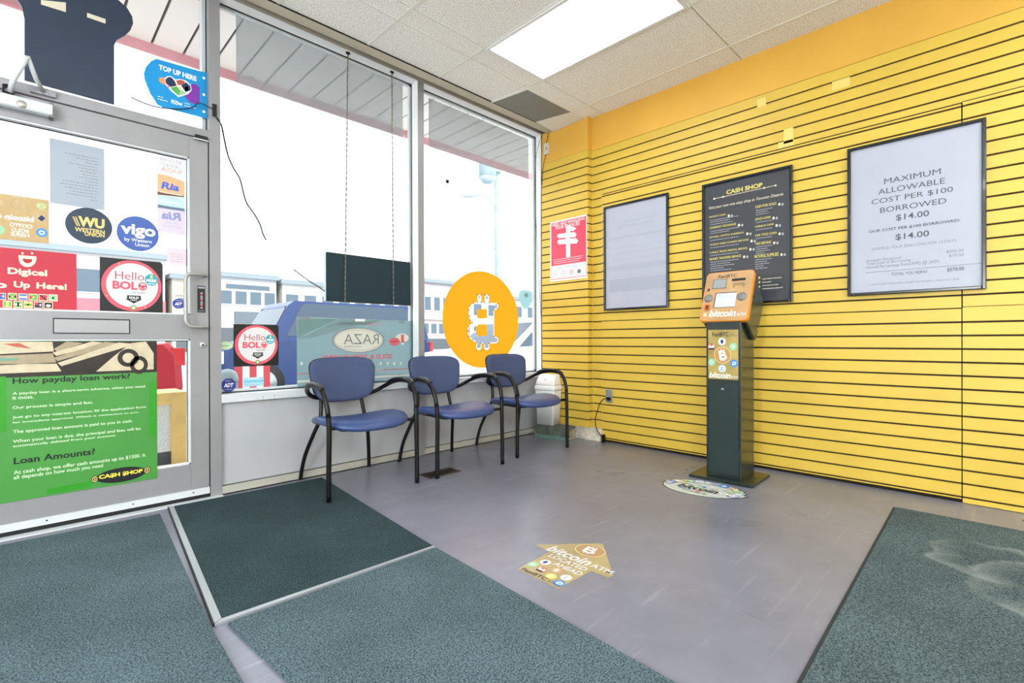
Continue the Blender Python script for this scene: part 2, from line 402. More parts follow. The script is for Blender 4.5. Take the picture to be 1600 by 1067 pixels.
struct('baseboard_right', MB().box(3.748, W + .02, 2.64, S - .01, .0, .045, DIRTY).box(3.765, W + .02, 2.64, S - .01, .045, .113, DIRTY))
tp = MB()
TAPE = mat('old_tape', '#EFE3A8', .5)
for px, py, w_, h in ((1232, 212, .03, .05), (1228, 228, .05, .035), (1314, 131, .05, .03), (1190, 160, .03, .03)):
    p = PX(px, py, W); tp.box(W - .0012, W - .0002, p.y - w_, p.y + w_, p.z - h, p.z + h, mat('tape_ghost', '#E9CF72', .5))
tp.build('tape_remnant', wr)

# --- storefront
wf = struct('wall_front', MB().box(XL, -.40, S, S + .12, 0, 3.14, PLASTER).box(-.40, W + .3, S + .005, S + .14, 3.10, 3.4, PLASTER))
YO = 3.47
def frame_mb(): return MB()
hd = MB().box(-.40, W, S, YO, 3.02, 3.12, mat('header_paint', '#B3AC9F', .5, var=.05)); hd.build('header', wf)
post = MB().box(.79, .85, S, YO, 0, 3.02, ALU).box(.7865, .79, S + .01, YO, 0, 2.13, GASK); post.build('post', wf)
MB().box(2.262, 2.318, S, YO, 0, 3.02, ALU).build('mullion', wf)
MB().box(3.7555, W + .02, S + .002, YO, 0, 3.02, ALU2).build('jamb', wf)  # paler metal paints in the sunlit side of the jamb
MB().box(-.40, -.335, S, YO, 0, 3.02, ALU).build('post', wf)
REV = mat('daylit_reveal', '#F1F3F5', .45)  # near-white facings: daylight on the frame reveals, put into the colour
MB().box(.85, 2.262, S + .002, G - .006, 3.0165, 3.0195, REV).box(2.318, 3.7555, S + .002, G - .006, 3.0165, 3.0195, REV).box(2.259, 2.2615, S + .002, G - .006, .606, 3.0165, REV).box(3.752, 3.7552, S + .004, G - .006, .606, 3.0165, REV).build('reveal', wf)
k = MB()
for a, b in ((.85, 2.262), (2.318, 3.7555)):
    k.box(a, b, 3.374, 3.45, .05, .556, KICK).box(a, b, S + .004, 3.45, .0, .05, mat('bottom_rail_paint', '#B9B8AE', .4, .1, var=.06)).box(a, b, 3.371, 3.3745, .05, .054, GASK)
k.build('kick_panel', wf)
MB().box(.85, 3.7555, 3.352, 3.45, -.003, .006, mat('dark_brown_line', '#3a3128', .9)).build('base_line', wf)  # thin dark brown line along the foot of the storefront
sill = MB()
for a, b in ((.85, 2.262), (2.318, 3.7555)): sill.box(a, b, S - .004, YO, .556, .606, ALU2)
sill.build('sill', wf, bevel=.002)
sc_ = MB()
for px, py in ((411, 620), (411, 625), (429, 618), (429, 623)):
    p = PY(px, py, S - .004); sc_.cyl((p.x, S - .0055, p.z), (p.x, S - .003, p.z), .003, GASK, 8)
sc_.build('screw_head', wf)
def window(name, x0, x1, z0, z1, y=G):
    t = thing(name, None, None, ((x0 + x1) / 2, y, z0), kind='structure')
    e = .007
    MB().box(x0, x1, y - .005, y + .004, z0, z0 + e, GASK).box(x0, x1, y - .005, y + .004, z1 - e, z1, GASK).box(x0, x0 + e * .6, y - .005, y + .004, z0, z1, ALU2).box(x1 - e * .6, x1, y - .005, y + .004, z0, z1, GASK).build('gasket', t)
    fr = MB()
    fr.box(x0, x1, y + .012, YO, z0, z0 + .02, ALU2).box(x0, x1, y + .012, YO, z1 - .02, z1, ALU2).box(x0, x0 + .02, y + .012, YO, z0, z1, ALU2).box(x1 - .02, x1, y + .012, YO, z0, z1, ALU2)
    fr.build('window_frame', t)
    MB().box(x0 + .001, x1 - .001, y + .002, y + .008, z0 + .001, z1 - .001, GLS).build('window_pane', t)
    return t
window('window_1', .85, 2.262, .606, 3.02)
window('window_2', 2.318, 3.7555, .606, 3.02)
w3 = window('window_3', -.335, .79, 2.18, 3.02, 3.40)
MB().box(-.335, .79, S, YO, 2.128, 2.18, ALU).build('transom_bar', w3)

# --- entrance door
DX0 = -.33
door = thing('door_1', None, None, (.29, 3.37, .02), kind='structure')
y0, y1 = S + .001, 3.395
MB().box(.69, .784, y0, y1, .066, 2.12, ALU).build('stile', door, bevel=.002)
MB().box(DX0, DX0 + .095, y0, y1, .066, 2.12, ALU).build('stile', door, bevel=.002)
MB().box(DX0 + .095, .69, y0, y1, 1.998, 2.12, ALU).build('top_rail', door, bevel=.002)
MB().box(DX0 + .095, .69, y0, y1, .942, 1.083, ALU).build('middle_rail', door, bevel=.002)
MB().box(DX0 + .095, .69, y0, y1, .066, .216, ALU).build('bottom_rail', door, bevel=.002)
MB().box(DX0 + .095, .69, 3.388, 3.392, 1.083, 1.998, GLS).build('door_pane', door)
MB().box(DX0 + .095, .69, 3.388, 3.392, .216, .942, GLS).build('door_pane', door)
b = MB()
for z0, z1 in ((1.083, 1.998), (.216, .942)):
    b.box(DX0 + .095, .69, 3.352, 3.386, z0, z0 + .008, ALU2).box(DX0 + .095, .69, 3.352, 3.386, z1 - .008, z1, ALU2).box(.682, .69, 3.352, 3.386, z0, z1, ALU2)
    b.box(.679, .6825, 3.380, 3.387, z0, z1, GASK).box(DX0 + .095, .682, 3.380, 3.387, z1 - .012, z1 - .008, GASK)
b.build('glazing_bead', door)
sw = MB().box(DX0, .784, S - .008, S + .002, .03, .066, ALU2).box(DX0, .784, S + .004, S + .03, .006, .03, GASK)
for x in (.7, .42, .08, -.1): sw.cyl((x, S - .0095, .05), (x, S - .007, .05), .004, GASK, 8)
sw.build('door_sweep', door)
h = MB().tube([(.765, 3.352, 1.316), (.765, 3.315, 1.316), (.755, 3.30, 1.316), (.735, 3.293, 1.316), (.69, 3.29, 1.316), (.672, 3.29, 1.312), (.660, 3.29, 1.30), (.656, 3.29, 1.28), (.656, 3.29, 1.05), (.660, 3.29, 1.03), (.672, 3.29, 1.017), (.69, 3.29, 1.013), (.735, 3.293, 1.013), (.755, 3.30, 1.013), (.765, 3.315, 1.013), (.765, 3.352, 1.013)], .0105, mat('satin_steel', '#A3A2A0', .35, .4), 12)
h.build('door_handle', door)
lk = MB().cyl((.75, S + .002, .908), (.75, S - .012, .908), .016, ALU2, 20, .014).cyl((.75, S - .012, .908), (.75, S - .014, .908), .008, mat('lock_core', '#77767a', .3, .8), 12)
lk.build('lock_cylinder', door)
ms = MB().box(.106, .411, S - .003, S + .003, .971, 1.049, GASK); o = ms.build('mail_slot', door)
MB().box(.110, .407, S - .006, S - .002, .975, 1.043, mat('flap_aluminium', '#A5A5A8', .4, .3)).build('flap', o, bevel=.001)
pl = Plane('front', S)
o = MB().prism([pl.P(*p) for p in uvrect(pl, 308.5, 488, 320.5, 447)], (0, -.0015, 0), BLK).build('lock_label', door)
ik = Ink(pl, d0=.002); ik.rect(309.3, 450.5, 319.6, 448.5, I_LG).rect(310, 487, 319, 484.5, I_DG)
for kk in range(9): ik.rect(313, 457 + kk * 2.9 + 1.9, 316.5, 457 + kk * 2.9, I_R if kk % 3 == 1 else I_LG)
ik.build('lettering', o)
cl = MB().rbox(-.42 + .25, .107, S - .055, S - .001, 2.035, 2.092, .012, ALU2, 'x'); o = cl.build('door_closer', door)
c2 = MB().box(.095, .112, S - .05, S - .003, 2.028, 2.098, mat('closer_end', '#6f6f72', .4, .5)).cyl((0.0, S - .056, 2.055), (0, S - .05, 2.055), .018, mat('closer_badge', '#d8d4cc', .3, .6), 20); c2.build('end_cap', o)
ar = MB().tube([(-.04, S - .03, 2.10), (-.03, S - .10, 2.13), (.02, S - .16, 2.245)], .011, ALU2, 8).tube([(.02, S - .16, 2.245), (.05, S - .08, 2.18), (.075, S - .02, 2.155)], .010, ALU2, 8)
ar.box(.03, .12, S - .02, S, 2.14, 2.17, ALU).cyl((-.045, S - .03, 2.09), (-.045, S - .03, 2.135), .02, BLK, 16)
ar.build('closer_arm', o)
MB().box(.716, .778, S - .02, S + .003, 2.112, 2.134, GASK).box(.705, .785, S - .022, S - .016, 2.106, 2.112, ALU2).build('door_catch', door)
struct('trim_2', MB().box(DX0 - .07, .85, 3.30, YO, 0, .006, ALU2).box(DX0 - .07, .79, 3.352, YO, .006, .008, GASK), bevel=.003)

# ---------------------------------------------------------------- ceiling fittings
lt = thing('ceiling_light', 'rectangular white fluorescent ceiling panel light, lit, between the ceiling tiles', 'ceiling light', (2.65, 2.01, 2.99))
fr = MB(); LF = mat('light_frame', '#E4E6E6', .4)
fr.box(2.345, 2.955, 1.400, 1.43, 2.996, CEIL - .0005, LF).box(2.345, 2.955, 2.60, 2.622, 2.996, CEIL - .0005, LF).box(2.345, 2.368, 1.43, 2.60, 2.996, CEIL - .0005, LF).box(2.932, 2.955, 1.43, 2.60, 2.996, CEIL - .0005, LF)
fr.build('frame', lt)
MB().box(2.368, 2.932, 1.43, 2.60, 3.0, CEIL - .001, mat('diffuser_light', '#FBFDFF', .5, emit=5.5)).build('diffuser', lt)
vm = bpy.data.materials.new('perforated_grey_metal'); vm.use_nodes = True
nt = vm.node_tree; N_ = nt.nodes; L_ = nt.links; b_ = N_['Principled BSDF']
tc = N_.new('ShaderNodeTexCoord'); vo = N_.new('ShaderNodeTexVoronoi'); vo.inputs['Scale'].default_value = 110; vo.inputs['Randomness'].default_value = 0
L_.new(tc.outputs['Object'], vo.inputs['Vector']); r = N_.new('ShaderNodeValToRGB'); r.color_ramp.elements[0].position = .25; r.color_ramp.elements[0].color = (.02, .02, .02, 1); r.color_ramp.elements[1].position = .38; r.color_ramp.elements[1].color = (*lin('#8B8A85'), 1)
L_.new(vo.outputs['Distance'], r.inputs[0]); L_.new(r.outputs[0], b_.inputs['Base Color']); b_.inputs['Roughness'].default_value = .6
cv = thing('ceiling_vent', 'dark grey perforated air return panel set in the ceiling beside the yellow corner', 'vent', (3.22, 2.985, 3.0))
MB().prism([(2.972, 2.806, 3.002), (3.545, 2.800, 3.002), (3.466, 3.168, 3.002), (2.915, 3.17, 3.002)], (0, 0, .0075), vm).build('perforated_panel', cv)
MB().prism([(2.955, 2.80, 2.999), (2.972, 2.806, 2.999), (2.915, 3.17, 2.999), (2.898, 3.17, 2.999)], (0, 0, .0105), GRIDW).box(2.955, 3.735, 2.788, 2.806, 2.999, CEIL - .0003, GRIDW).build('frame', cv)
MB().prism([(3.548, 2.808, 3.0045), (3.732, 2.808, 3.0), (3.732, 3.165, 2.985), (3.470, 3.168, 3.0)], (0, 0, .004), GRIDW).build('filler_strip', cv)

# ---------------------------------------------------------------- floor mats
def mat_mat(name, c0, c1, stain=False, sc=180):
    M = bpy.data.materials.new(name); M.use_nodes = True; nt = M.node_tree; N = nt.nodes; L = nt.links; b = N['Principled BSDF']; b.inputs['Roughness'].default_value = .95; b.inputs['Specular IOR Level'].default_value = .15
    tc = N.new('ShaderNodeTexCoord')
    n = N.new('ShaderNodeTexNoise'); n.inputs['Scale'].default_value = sc; n.inputs['Detail'].default_value = 4; n.inputs['Roughness'].default_value = .8; L.new(tc.outputs['Object'], n.inputs['Vector'])
    n2 = N.new('ShaderNodeTexNoise'); n2.inputs['Scale'].default_value = 2.5; n2.inputs['Detail'].default_value = 4; L.new(tc.outputs['Object'], n2.inputs['Vector'])
    r = N.new('ShaderNodeValToRGB'); r.color_ramp.elements[0].position = .40; r.color_ramp.elements[0].color = (*lin(c0), 1); r.color_ramp.elements[1].position = .60; r.color_ramp.elements[1].color = (*lin(c1), 1); L.new(n.outputs[0], r.inputs[0])
    r2 = N.new('ShaderNodeValToRGB'); r2.color_ramp.elements[0].position = .3; r2.color_ramp.elements[0].color = (.8, .8, .8, 1); r2.color_ramp.elements[1].position = .7; r2.color_ramp.elements[1].color = (1.15, 1.15, 1.15, 1); L.new(n2.outputs[0], r2.inputs[0])
    x = N.new('ShaderNodeMix'); x.data_type = 'RGBA'; x.blend_type = 'MULTIPLY'; x.inputs[0].default_value = 1; L.new(r.outputs[0], x.inputs[6]); L.new(r2.outputs[0], x.inputs[7]); cur = x.outputs[2]
    if stain:
        # dried salt tide-marks: two wobbly broken rings
        n3 = N.new('ShaderNodeTexNoise'); n3.inputs['Scale'].default_value = 5; n3.inputs['Detail'].default_value = 6; L.new(tc.outputs['Object'], n3.inputs['Vector'])
        for (cx, cy, R, wd, amt) in stain:
            d = N.new('ShaderNodeVectorMath'); d.operation = 'DISTANCE'; d.inputs[1].default_value = (cx, cy, .12)
            a = N.new('ShaderNodeVectorMath'); a.operation = 'SCALE'; L.new(n3.outputs['Color'], a.inputs[0]); a.inputs['Scale'].default_value = .22
            s_ = N.new('ShaderNodeVectorMath'); s_.operation = 'ADD'; L.new(tc.outputs['Object'], s_.inputs[0]); L.new(a.outputs[0], s_.inputs[1])
            L.new(s_.outputs[0], d.inputs[0])
            rr = N.new('ShaderNodeValToRGB'); e = rr.color_ramp.elements; e[0].position = max(0, R - wd * 2.2); e[0].color = (0, 0, 0, 1); e[1].position = R; e[1].color = (amt, amt, amt, 1); k_ = e.new(R + wd * .5); k_.color = (0, 0, 0, 1)
            L.new(d.outputs['Value'], rr.inputs[0])
            br = N.new('ShaderNodeMath'); br.operation = 'MULTIPLY'; L.new(rr.outputs[0], br.inputs[0])
            nb = N.new('ShaderNodeTexNoise'); nb.inputs['Scale'].default_value = 3.2; nb.inputs['Detail'].default_value = 3; L.new(tc.outputs['Object'], nb.inputs['Vector'])
            rb = N.new('ShaderNodeMapRange'); rb.inputs[1].default_value = .4; rb.inputs[2].default_value = .58; L.new(nb.outputs[0], rb.inputs[0]); L.new(rb.outputs[0], br.inputs[1])
            y = N.new('ShaderNodeMix'); y.data_type = 'RGBA'; L.new(br.outputs[0], y.inputs[0]); L.new(cur, y.inputs[6]); y.inputs[7].default_value = (*lin('#9FA5A2'), 1); cur = y.outputs[2]
    L.new(cur, b.inputs['Base Color'])
    bp = N.new('ShaderNodeBump'); bp.inputs['Strength'].default_value = .9; bp.inputs['Distance'].default_value = .006; L.new(n.outputs[0], bp.inputs['Height']); L.new(bp.outputs[0], b.inputs['Normal'])
    return M
MAT_A = mat_mat('green_grey_carpet', '#27353B', '#728890'); MAT_B = mat_mat('dark_green_carpet', '#18262A', '#4C6166', sc=220)
RUB = mat('rubber_edge', '#20282a', .8); FRM = mat('mat_frame_metal', '#A9ADB1', .4, .5)
def flat(pts, z0, z1, m, mb=None):
    mb = mb or MB(); return mb.prism([(x, y, z0) for x, y in pts], (0, 0, z1 - z0), m)
o = flat([(.597, 3.292), (1.428, 3.268), (1.304, 1.826), (.467, 1.846)], .0005, .009, MAT_B).build('entrance_mat', None, 'darker green-grey entrance mat framed by metal strips, under the leftmost chair', None, 'floor mat')
fm = flat([(.572, 3.292), (.595, 3.292), (.465, 1.844), (.440, 1.828)], .0005, .010, FRM)
flat([(.440, 1.822), (.465, 1.844), (1.304, 1.824), (1.306, 1.808)], .0005, .0095, FRM, fm); fm.build('edge_strip', o, label='metal edge strip')
flat([(.566, 3.292), (.572, 3.292), (.440, 1.828), (.434, 1.822)], .0005, .0105, GASK).build('edge_gap', o)
o = flat([(.515, 3.195), (-1.4, 3.255), (-1.5, .2), (.39, .2), (.426, 1.8)], .0005, .011, MAT_A).build('door_mat', None, 'large green-grey carpet mat directly in front of the entrance door', None, 'floor mat')
o = flat([(.472, 1.80), (1.300, 1.795), (1.225, .35), (1.12, -.8), (.58, -.8), (.515, 1.30)], .0005, .011, MAT_A).build('center_mat', None, 'green-grey carpet mat at the bottom middle, next to the framed entrance mat', None, 'floor mat')
o = flat([(3.395, .440), (3.40, -1.6), (1.32, -1.6), (1.32, .389)], .0005, .010, mat_mat('stained_green_carpet', '#263539', '#6D7E82', [(.60, .74, .22, .03, .5), (.37, .47, .33, .05, .55)])).build('stained_mat', None, 'green-grey mat with white salt stains, at the lower right', None, 'floor mat')
flat([(3.395, .452), (1.32, .401), (1.32, .389), (3.395, .440)], .0005, .007, RUB).build('rubber_border', o)

# floor register
rg = thing('floor_register', 'brown metal floor register grille under the middle chair', 'floor vent', (2.07, 2.81, 0))
BRN = mat('brown_register', '#4a3f35', .5, .3)
q = MB()
for y_ in (2.745, 2.865): q.box(1.94, 2.205, y_, y_ + .012, .0005, .006, BRN)
for x_ in (1.94, 2.193): q.box(x_, x_ + .012, 2.757, 2.865, .0005, .006, BRN)
q.build('frame', rg)
q = MB().box(1.952, 2.193, 2.757, 2.865, .0005, .0012, mat('register_dark', '#120d09', .8))
for k_ in range(14): q.box(1.958 + k_ * .0168, 1.964 + k_ * .0168, 2.757, 2.865, .0012, .004, mat('register_slat', '#2e261f', .5))
q.build('louvre', rg)
# ---------------------------------------------------------------- chairs
FAB = mat('blue_chair_fabric', '#414D70', .85, var=.10, vscale=160, bump=.25, bscale=350)
FAB2 = mat('blue_seat_vinyl', '#34477A', .36, var=.05, vscale=60, bump=.08, bscale=240)
TUB = mat('black_chair_tube', '#08090b', .4, spec=.35)
def smooth_path(pts, sub=4):
    P = [Vector(p) for p in pts]; out = []
    for i in range(len(P) - 1):
        p0 = P[max(i - 1, 0)]; p1 = P[i]; p2 = P[i + 1]; p3 = P[min(i + 2, len(P) - 1)]
        for k in range(sub):
            t = k / sub
            out.append(.5 * ((2 * p1) + (p2 - p0) * t + (2 * p0 - 5 * p1 + 4 * p2 - p3) * t * t + (3 * p1 - p0 - 3 * p2 + p3) * t ** 3))
    return out + [P[-1]]
def make_chair():
    r = thing('waiting_chair', None, 'chair', (0, 0, 0), group='blue waiting chairs along the window')
    # seat: rounded shield in plan, dished, waterfall front
    n = 44; top = []; rings = []
    def outline(k, s):
        a = 2 * math.pi * k / n; c, s_ = math.cos(a), math.sin(a); e = .58
        x = abs(c) ** e * math.copysign(1, c) * .276; y = abs(s_) ** e * math.copysign(1, s_) * .255
        if y > 0: x *= 1 - .16 * (y / .255) ** 2
        else: y -= .035 * max(0, 1 - (x / .26) ** 2)
        return x * s, -.055 + y * s
    def zt(x, y):
        f = (y + .055) / .25
        return .462 - .030 * max(f, 0) - .05 * max(-f - .35, 0) ** 1.4 - .020 * (1 - min(1, (x / .25) ** 2)) * (1 if f > -.4 else max(0, 1 + (f + .4) * 2))
    for s_, dz in ((.02, 0), (.25, 0), (.5, 0), (.72, 0), (.88, -.002), (.96, -.010), (1.0, -.024), (.985, -.040), (.93, -.050), (.8, -.056), (.4, -.060), (.02, -.060)):
        rings.append([(x, y, zt(x, y) + dz) for x, y in (outline(k, s_) for k in range(n))])
    MB().grid(rings, FAB2, close_u=True, caps=True).build('seat', r, local=True)
    MB().rbox(-.17, .17, -.20, .19, .372, .392, .03, TUB).build('seat_pan', r, local=True)
    # backrest
    rows = []; NR = 12
    def bk(k, s_):
        a = 2 * math.pi * k / n; c, q = math.cos(a), math.sin(a); e = .44
        x = abs(c) ** e * math.copysign(1, c) * .238; z = abs(q) ** e * math.copysign(1, q) * .142
        x *= 1 - .15 * (1 - z / .142) / 2 - .05 * max(0, -z / .142) ** 2
        if z < 0: z -= .012 * max(0, 1 - (x / .22) ** 2)
        return x * s_, z * s_
    def yb(x, z): return .205 + .16 * z * .9 - .55 * x * x * -1 * -1 + 0
    for s_, dy in ((.02, -.026), (.3, -.026), (.6, -.025), (.82, -.022), (.93, -.016), (.985, -.007), (1.0, .003), (.985, .012), (.93, .018), (.8, .021), (.4, .023), (.02, .023)):
        rows.append([(x, .205 + .18 * z - .75 * x * x + dy, .664 + z) for x, z in (bk(k, s_) for k in range(n))])
    MB().grid(rows, FAB, close_u=True, caps=True).build('backrest', r, local=True)
    rows2 = []
    for s_, dy in ((.95, .010), (1.012, .014), (1.0, .026), (.9, .034), (.5, .036), (.02, .036)):
        rows2.append([(x, .205 + .18 * z - .75 * x * x + dy, .664 + z) for x, z in (bk(k, s_) for k in range(n))])
    MB().grid(rows2, TUB, close_u=True, caps=True).build('back_shell', r, local=True)
    for sx in (-1, 1):
        A = [(.288, -.285, 0), (.287, -.285, .2), (.284, -.284, .40), (.288, -.276, .51), (.294, -.245, .59), (.298, -.20, .636), (.298, -.14, .650), (.296, -.05, .650), (.288, .045, .632), (.265, .12, .600), (.232, .165, .570), (.185, .20, .548), (.14, .215, .54)]
        A = [(x * sx, y, z) for x, y, z in A]
        leg = smooth_path(A[:4]); MB().tube(leg, .0145, TUB, 12).build('leg', r, local=True)
        arm = smooth_path([A[2]] + A[3:])[3:]; MB().tube(arm, .0143, TUB, 12).build('arm_tube', r, local=True)
        pad = [Vector((x * sx, y, z)) for x, y, z in smooth_path([(.297, -.212, .640), (.299, -.15, .661), (.297, -.06, .664), (.290, .03, .652), (.281, .075, .634)], 5)]
        rw = []
        for i, p in enumerate(pad):
            t = i / (len(pad) - 1); hw = .013 + .012 * math.sin(math.pi * min(1, t * 1.15 + .12)); 
            rw.append([(p.x + a * hw, p.y, p.z + h_) for a, h_ in ((-1, -.004), (-.9, .006), (-.4, .011), (.4, .011), (.9, .006), (1, -.004), (.6, -.009), (-.6, -.009))])
        MB().grid(rw, mat('black_arm_pad', '#15171b', .38), close_u=True, caps=True).build('arm_pad', r, local=True)
        B = [(.14, .232, .60), (.140, .222, .54), (.146, .205, .46), (.158, .198, .395), (.190, .226, .30), (.222, .278, .17), (.237, .304, .07), (.243, .315, 0)]
        MB().tube(smooth_path([(x * sx, y, z) for x, y, z in B]), .0128, TUB, 12).build('leg', r, local=True)
    MB().tube([(-.158, .20, .385), (-.05, .185, .378), (.05, .185, .378), (.158, .20, .385)], .010, TUB, 8).build('seat_support', r, local=True)
    MB().tube([(-.278, -.275, .415), (-.2, -.2, .400), (.2, -.2, .400), (.278, -.275, .415)], .010, TUB, 8).build('seat_support', r, local=True)
    return r
ch = make_chair()
for i, (x, y, a, lb) in enumerate(((1.538, 3.005, -3.0, 'blue waiting chair at the left end, its front leg on the dark mat'),
                                   (2.283, 2.985, -3.2, 'blue waiting chair in the middle of the three, over the floor register'),
                                   (3.078, 3.005, -4.0, 'blue waiting chair at the right end, in front of the white bin'))):
    o = ch if i == 0 else copy_tree(ch)
    o.location = (x, y, .010 if i == 0 else .0005); o.rotation_euler = (0, 0, rad(a)); o['label'] = lb

# ---------------------------------------------------------------- waste bin on its block
bx = thing('wooden_block', 'weathered hollow wooden block under the white bin in the corner', 'crate', (3.61, 3.06, 0))
WD = mat('weathered_green_wood', '#565D52', .85, var=.4, vscale=14, bump=.3, bscale=40); WD2 = mat('pale_end_wood', '#A99B7C', .85, var=.2, vscale=12)
Tb = Matrix.Translation((3.612, 3.065, 0)) @ Matrix.Rotation(rad(8), 4, 'Z')
MB(Tb).box(-.075, .075, -.178, .178, .095, .114, WD).build('top_board', bx)
MB(Tb).box(-.086, -.075, -.178, .178, .036, .112, WD).box(-.086, -.075, -.178, .178, .001, .034, mat('green_wood_strip', '#5B7A70', .85, var=.3, vscale=20)).build('front_board', bx)
MB(Tb).box(-.075, .075, -.178, .178, .001, .014, WD2).box(.063, .075, -.178, .178, .014, .095, WD2).box(-.075, .063, .10, .178, .014, .095, WD2).build('inner_frame', bx)
tb = thing('waste_bin', 'white plastic swing-lid bin standing on the wooden block in the corner', 'bin', (3.645, 3.17, .115))
PLA = mat('white_plastic', '#E2E4E6', .35, bump=.02, bscale=20); PLA2 = mat('white_plastic_lid', '#EFF0F1', .3)
Tn = Matrix.Translation((3.632, 3.165, .1145)) @ Matrix.Rotation(rad(10), 4, 'Z')
def rrect(hx, hy, r, z, n=5, dx=0):
    P = []
    for cx, cy, t in ((hx - r, hy - r, 0), (-hx + r, hy - r, 90), (-hx + r, -hy + r, 180), (hx - r, -hy + r, 270)):
        for k_ in range(n + 1):
            a = rad(t + 90 * k_ / n); P.append((cx + r * math.cos(a) + dx, cy + r * math.sin(a), z))
    return P
MB(Tn).grid([rrect(.068, .092, .02, .0), rrect(.082, .108, .022, .335), rrect(.078, .104, .02, .335), rrect(.065, .09, .02, .006)], PLA, close_u=True, caps=True).build('bin_body', tb)
MB(Tn).grid([rrect(.086, .113, .024, .335), rrect(.088, .115, .024, .345), rrect(.087, .114, .024, .365), rrect(.082, .109, .024, .378), rrect(.078, .105, .022, .378)], PLA2, close_u=True, caps=True).build('lid_rim', tb)
ld = [rrect(.080, .107, .024, .376)]
MB(Tn).grid([rrect(.081, .108, .024, .374), rrect(.079, .106, .024, .40), rrect(.062, .100, .024, .445, dx=.012), rrect(.044, .094, .022, .476, dx=.026), rrect(.030, .086, .02, .484, dx=.032)], PLA2, close_u=True, caps=True).build('swing_lid', tb, bevel=0)
MB(Tn @ Matrix.Translation((-.048, 0, .436)) @ Matrix.Rotation(rad(-62), 4, 'Y')).cyl((-.0, 0, -.004), (0, 0, .008), .016, PLA, 16).build('push_badge', tb)

# ---------------------------------------------------------------- payment kiosk
KB = mat('kiosk_green_black', '#10201f', .28, var=.12, vscale=5, spec=.6, coat=.25); KO = mat('kiosk_orange_edge', '#DC841A', .35, coat=.2); KF = mat('kiosk_faceplate', '#B78F60', .35, var=.25, vscale=3.2)
KD = mat('kiosk_dark_panel', '#15292a', .45, bump=.15, bscale=300)
kz = thing('payment_kiosk', 'black and orange bitcoin machine on a floor stand by the yellow wall', 'kiosk', (3.40, 1.34, 0), rad(2.0))
WLk = Vector((0, 0, 0)); WL[kz.name] = WLk        # built in its own frame: front = -X, right hand = -Y
MB().rbox(-.185, .185, -.205, .205, .0005, .018, .012, KB).build('base_plate', kz, local=True, bevel=.003)
for x, y in ((-.165, -.185), (-.165, .185), (.165, -.185), (.165, .185)): MB().cyl((x, y, 0), (x, y, .003), .014, BLK, 12).build('foot', kz, local=True)
col = MB().box(-.118, .135, -.116, .108, .018, 1.05, KB).build('column', kz, local=True, bevel=.003)
o = MB().box(-.1205, -.117, -.098, .092, .045, .640, KD).build('column_door', kz, local=True, bevel=.001)
MB().cyl((-.127, .0, .600), (-.1195, .0, .600), .0085, mat('lock_chrome', '#C9CBCC', .2, .9), 18).cyl((-.1285, 0, .600), (-.127, 0, .600), .0045, GASK, 12).build('door_lock', o, local=True)
# column poster
kp = Plane(None, 0, (Vector((0, -1, 0)), Vector((0, 0, 1)), Vector((-1, 0, 0))), Vector((-.118, 0, 0)))
o = MB().prism([kp.P(*p) for p in rect_pts(-.094, .668, .100, .995)], (-.0015, 0, 0), mat('kiosk_poster_print', '#A9944F', .4, var=.3, vscale=7)).build('poster', kz, local=True)
ik = Ink(kp, False, .002)
GR1 = mat('poster_blend_olive', '#A8A650', .4, var=.1, vscale=5); GR2 = mat('poster_blend_rust', '#B97C55', .4, var=.1, vscale=5)
ik.text('FastBTC', -.066, .951, .04, .978, I_K, .02).text('ATM.ca', .044, .951, .09, .967, I_DG)
ik.ell(-.055, .772, .055, .882, mat('coin_tan', '#C08A4A', .4)); ik.lift().ell(-.055, .772, .055, .882, I_CR, inner=.95).coin(-.028, .788, .030, .866, I_W, shear=-.15)
def coin_icon(ik, x, y, r, bgm, kind):
    ik.ell(x - r, y - r, x + r, y + r, bgm, 24); ik.lift()
    if kind == 'eth': ik.poly([(x - r * .45, y), (x, y - r * .75), (x + r * .45, y), (x, y + r * .75)], I_NAVY)
    elif kind == 'xmr': ik.poly([(x - r * .7, y - r * .3), (x - r * .7, y + r * .5), (x - r * .45, y + r * .5), (x, y), (x + r * .45, y + r * .5), (x + r * .7, y + r * .5), (x + r * .7, y - r * .3), (x + r * .35, y - r * .3), (x + r * .35, y), (x, y - r * .4), (x - r * .35, y), (x - r * .35, y - r * .3)], I_W).rect(x - r * .75, y - r * .75, x + r * .75, y - r * .38, I_K)
    elif kind == 'dash': ik.text('D', x - r * .5, y - r * .45, x + r * .6, y + r * .45, I_W, .04, .2)
    elif kind == 'ltc': ik.text('L', x - r * .4, y - r * .5, x + r * .4, y + r * .5, I_LG, .04, .2)
    elif kind == 'btc': ik.coin(x - r * .4, y - r * .6, x + r * .45, y + r * .6, I_W)
    else: ik.text('D', x - r * .4, y - r * .45, x + r * .4, y + r * .45, I_W, .02)
    ik.d -= .0004
CG = mat('coin_green', '#93C79A', .4); CB_ = mat('coin_blue', '#3F87CE', .4); CGR = mat('coin_grey', '#C9D2DC', .4); CTOP = mat('coin_pale', '#DCE0EA', .4); CRU = mat('coin_rust', '#B8694F', .4); CYL = mat('coin_yellow', '#C9C55E', .4)
for x, y, b_, kd in ((-.003, .917, CTOP, 'eth'), (-.072, .882, CRU, 'xmr'), (.069, .884, CG, 'd'), (-.070, .778, CG, 'd'), (.073, .775, CB_, 'dash'), (-.002, .738, CGR, 'ltc')): coin_icon(ik, x, y, .025, b_, kd)
ik.text('bitcoin', -.088, .676, .052, .714, I_W, .025, .2).text('ATM', .056, .678, .096, .692, I_W)
ik.build('lettering', o).parent = o
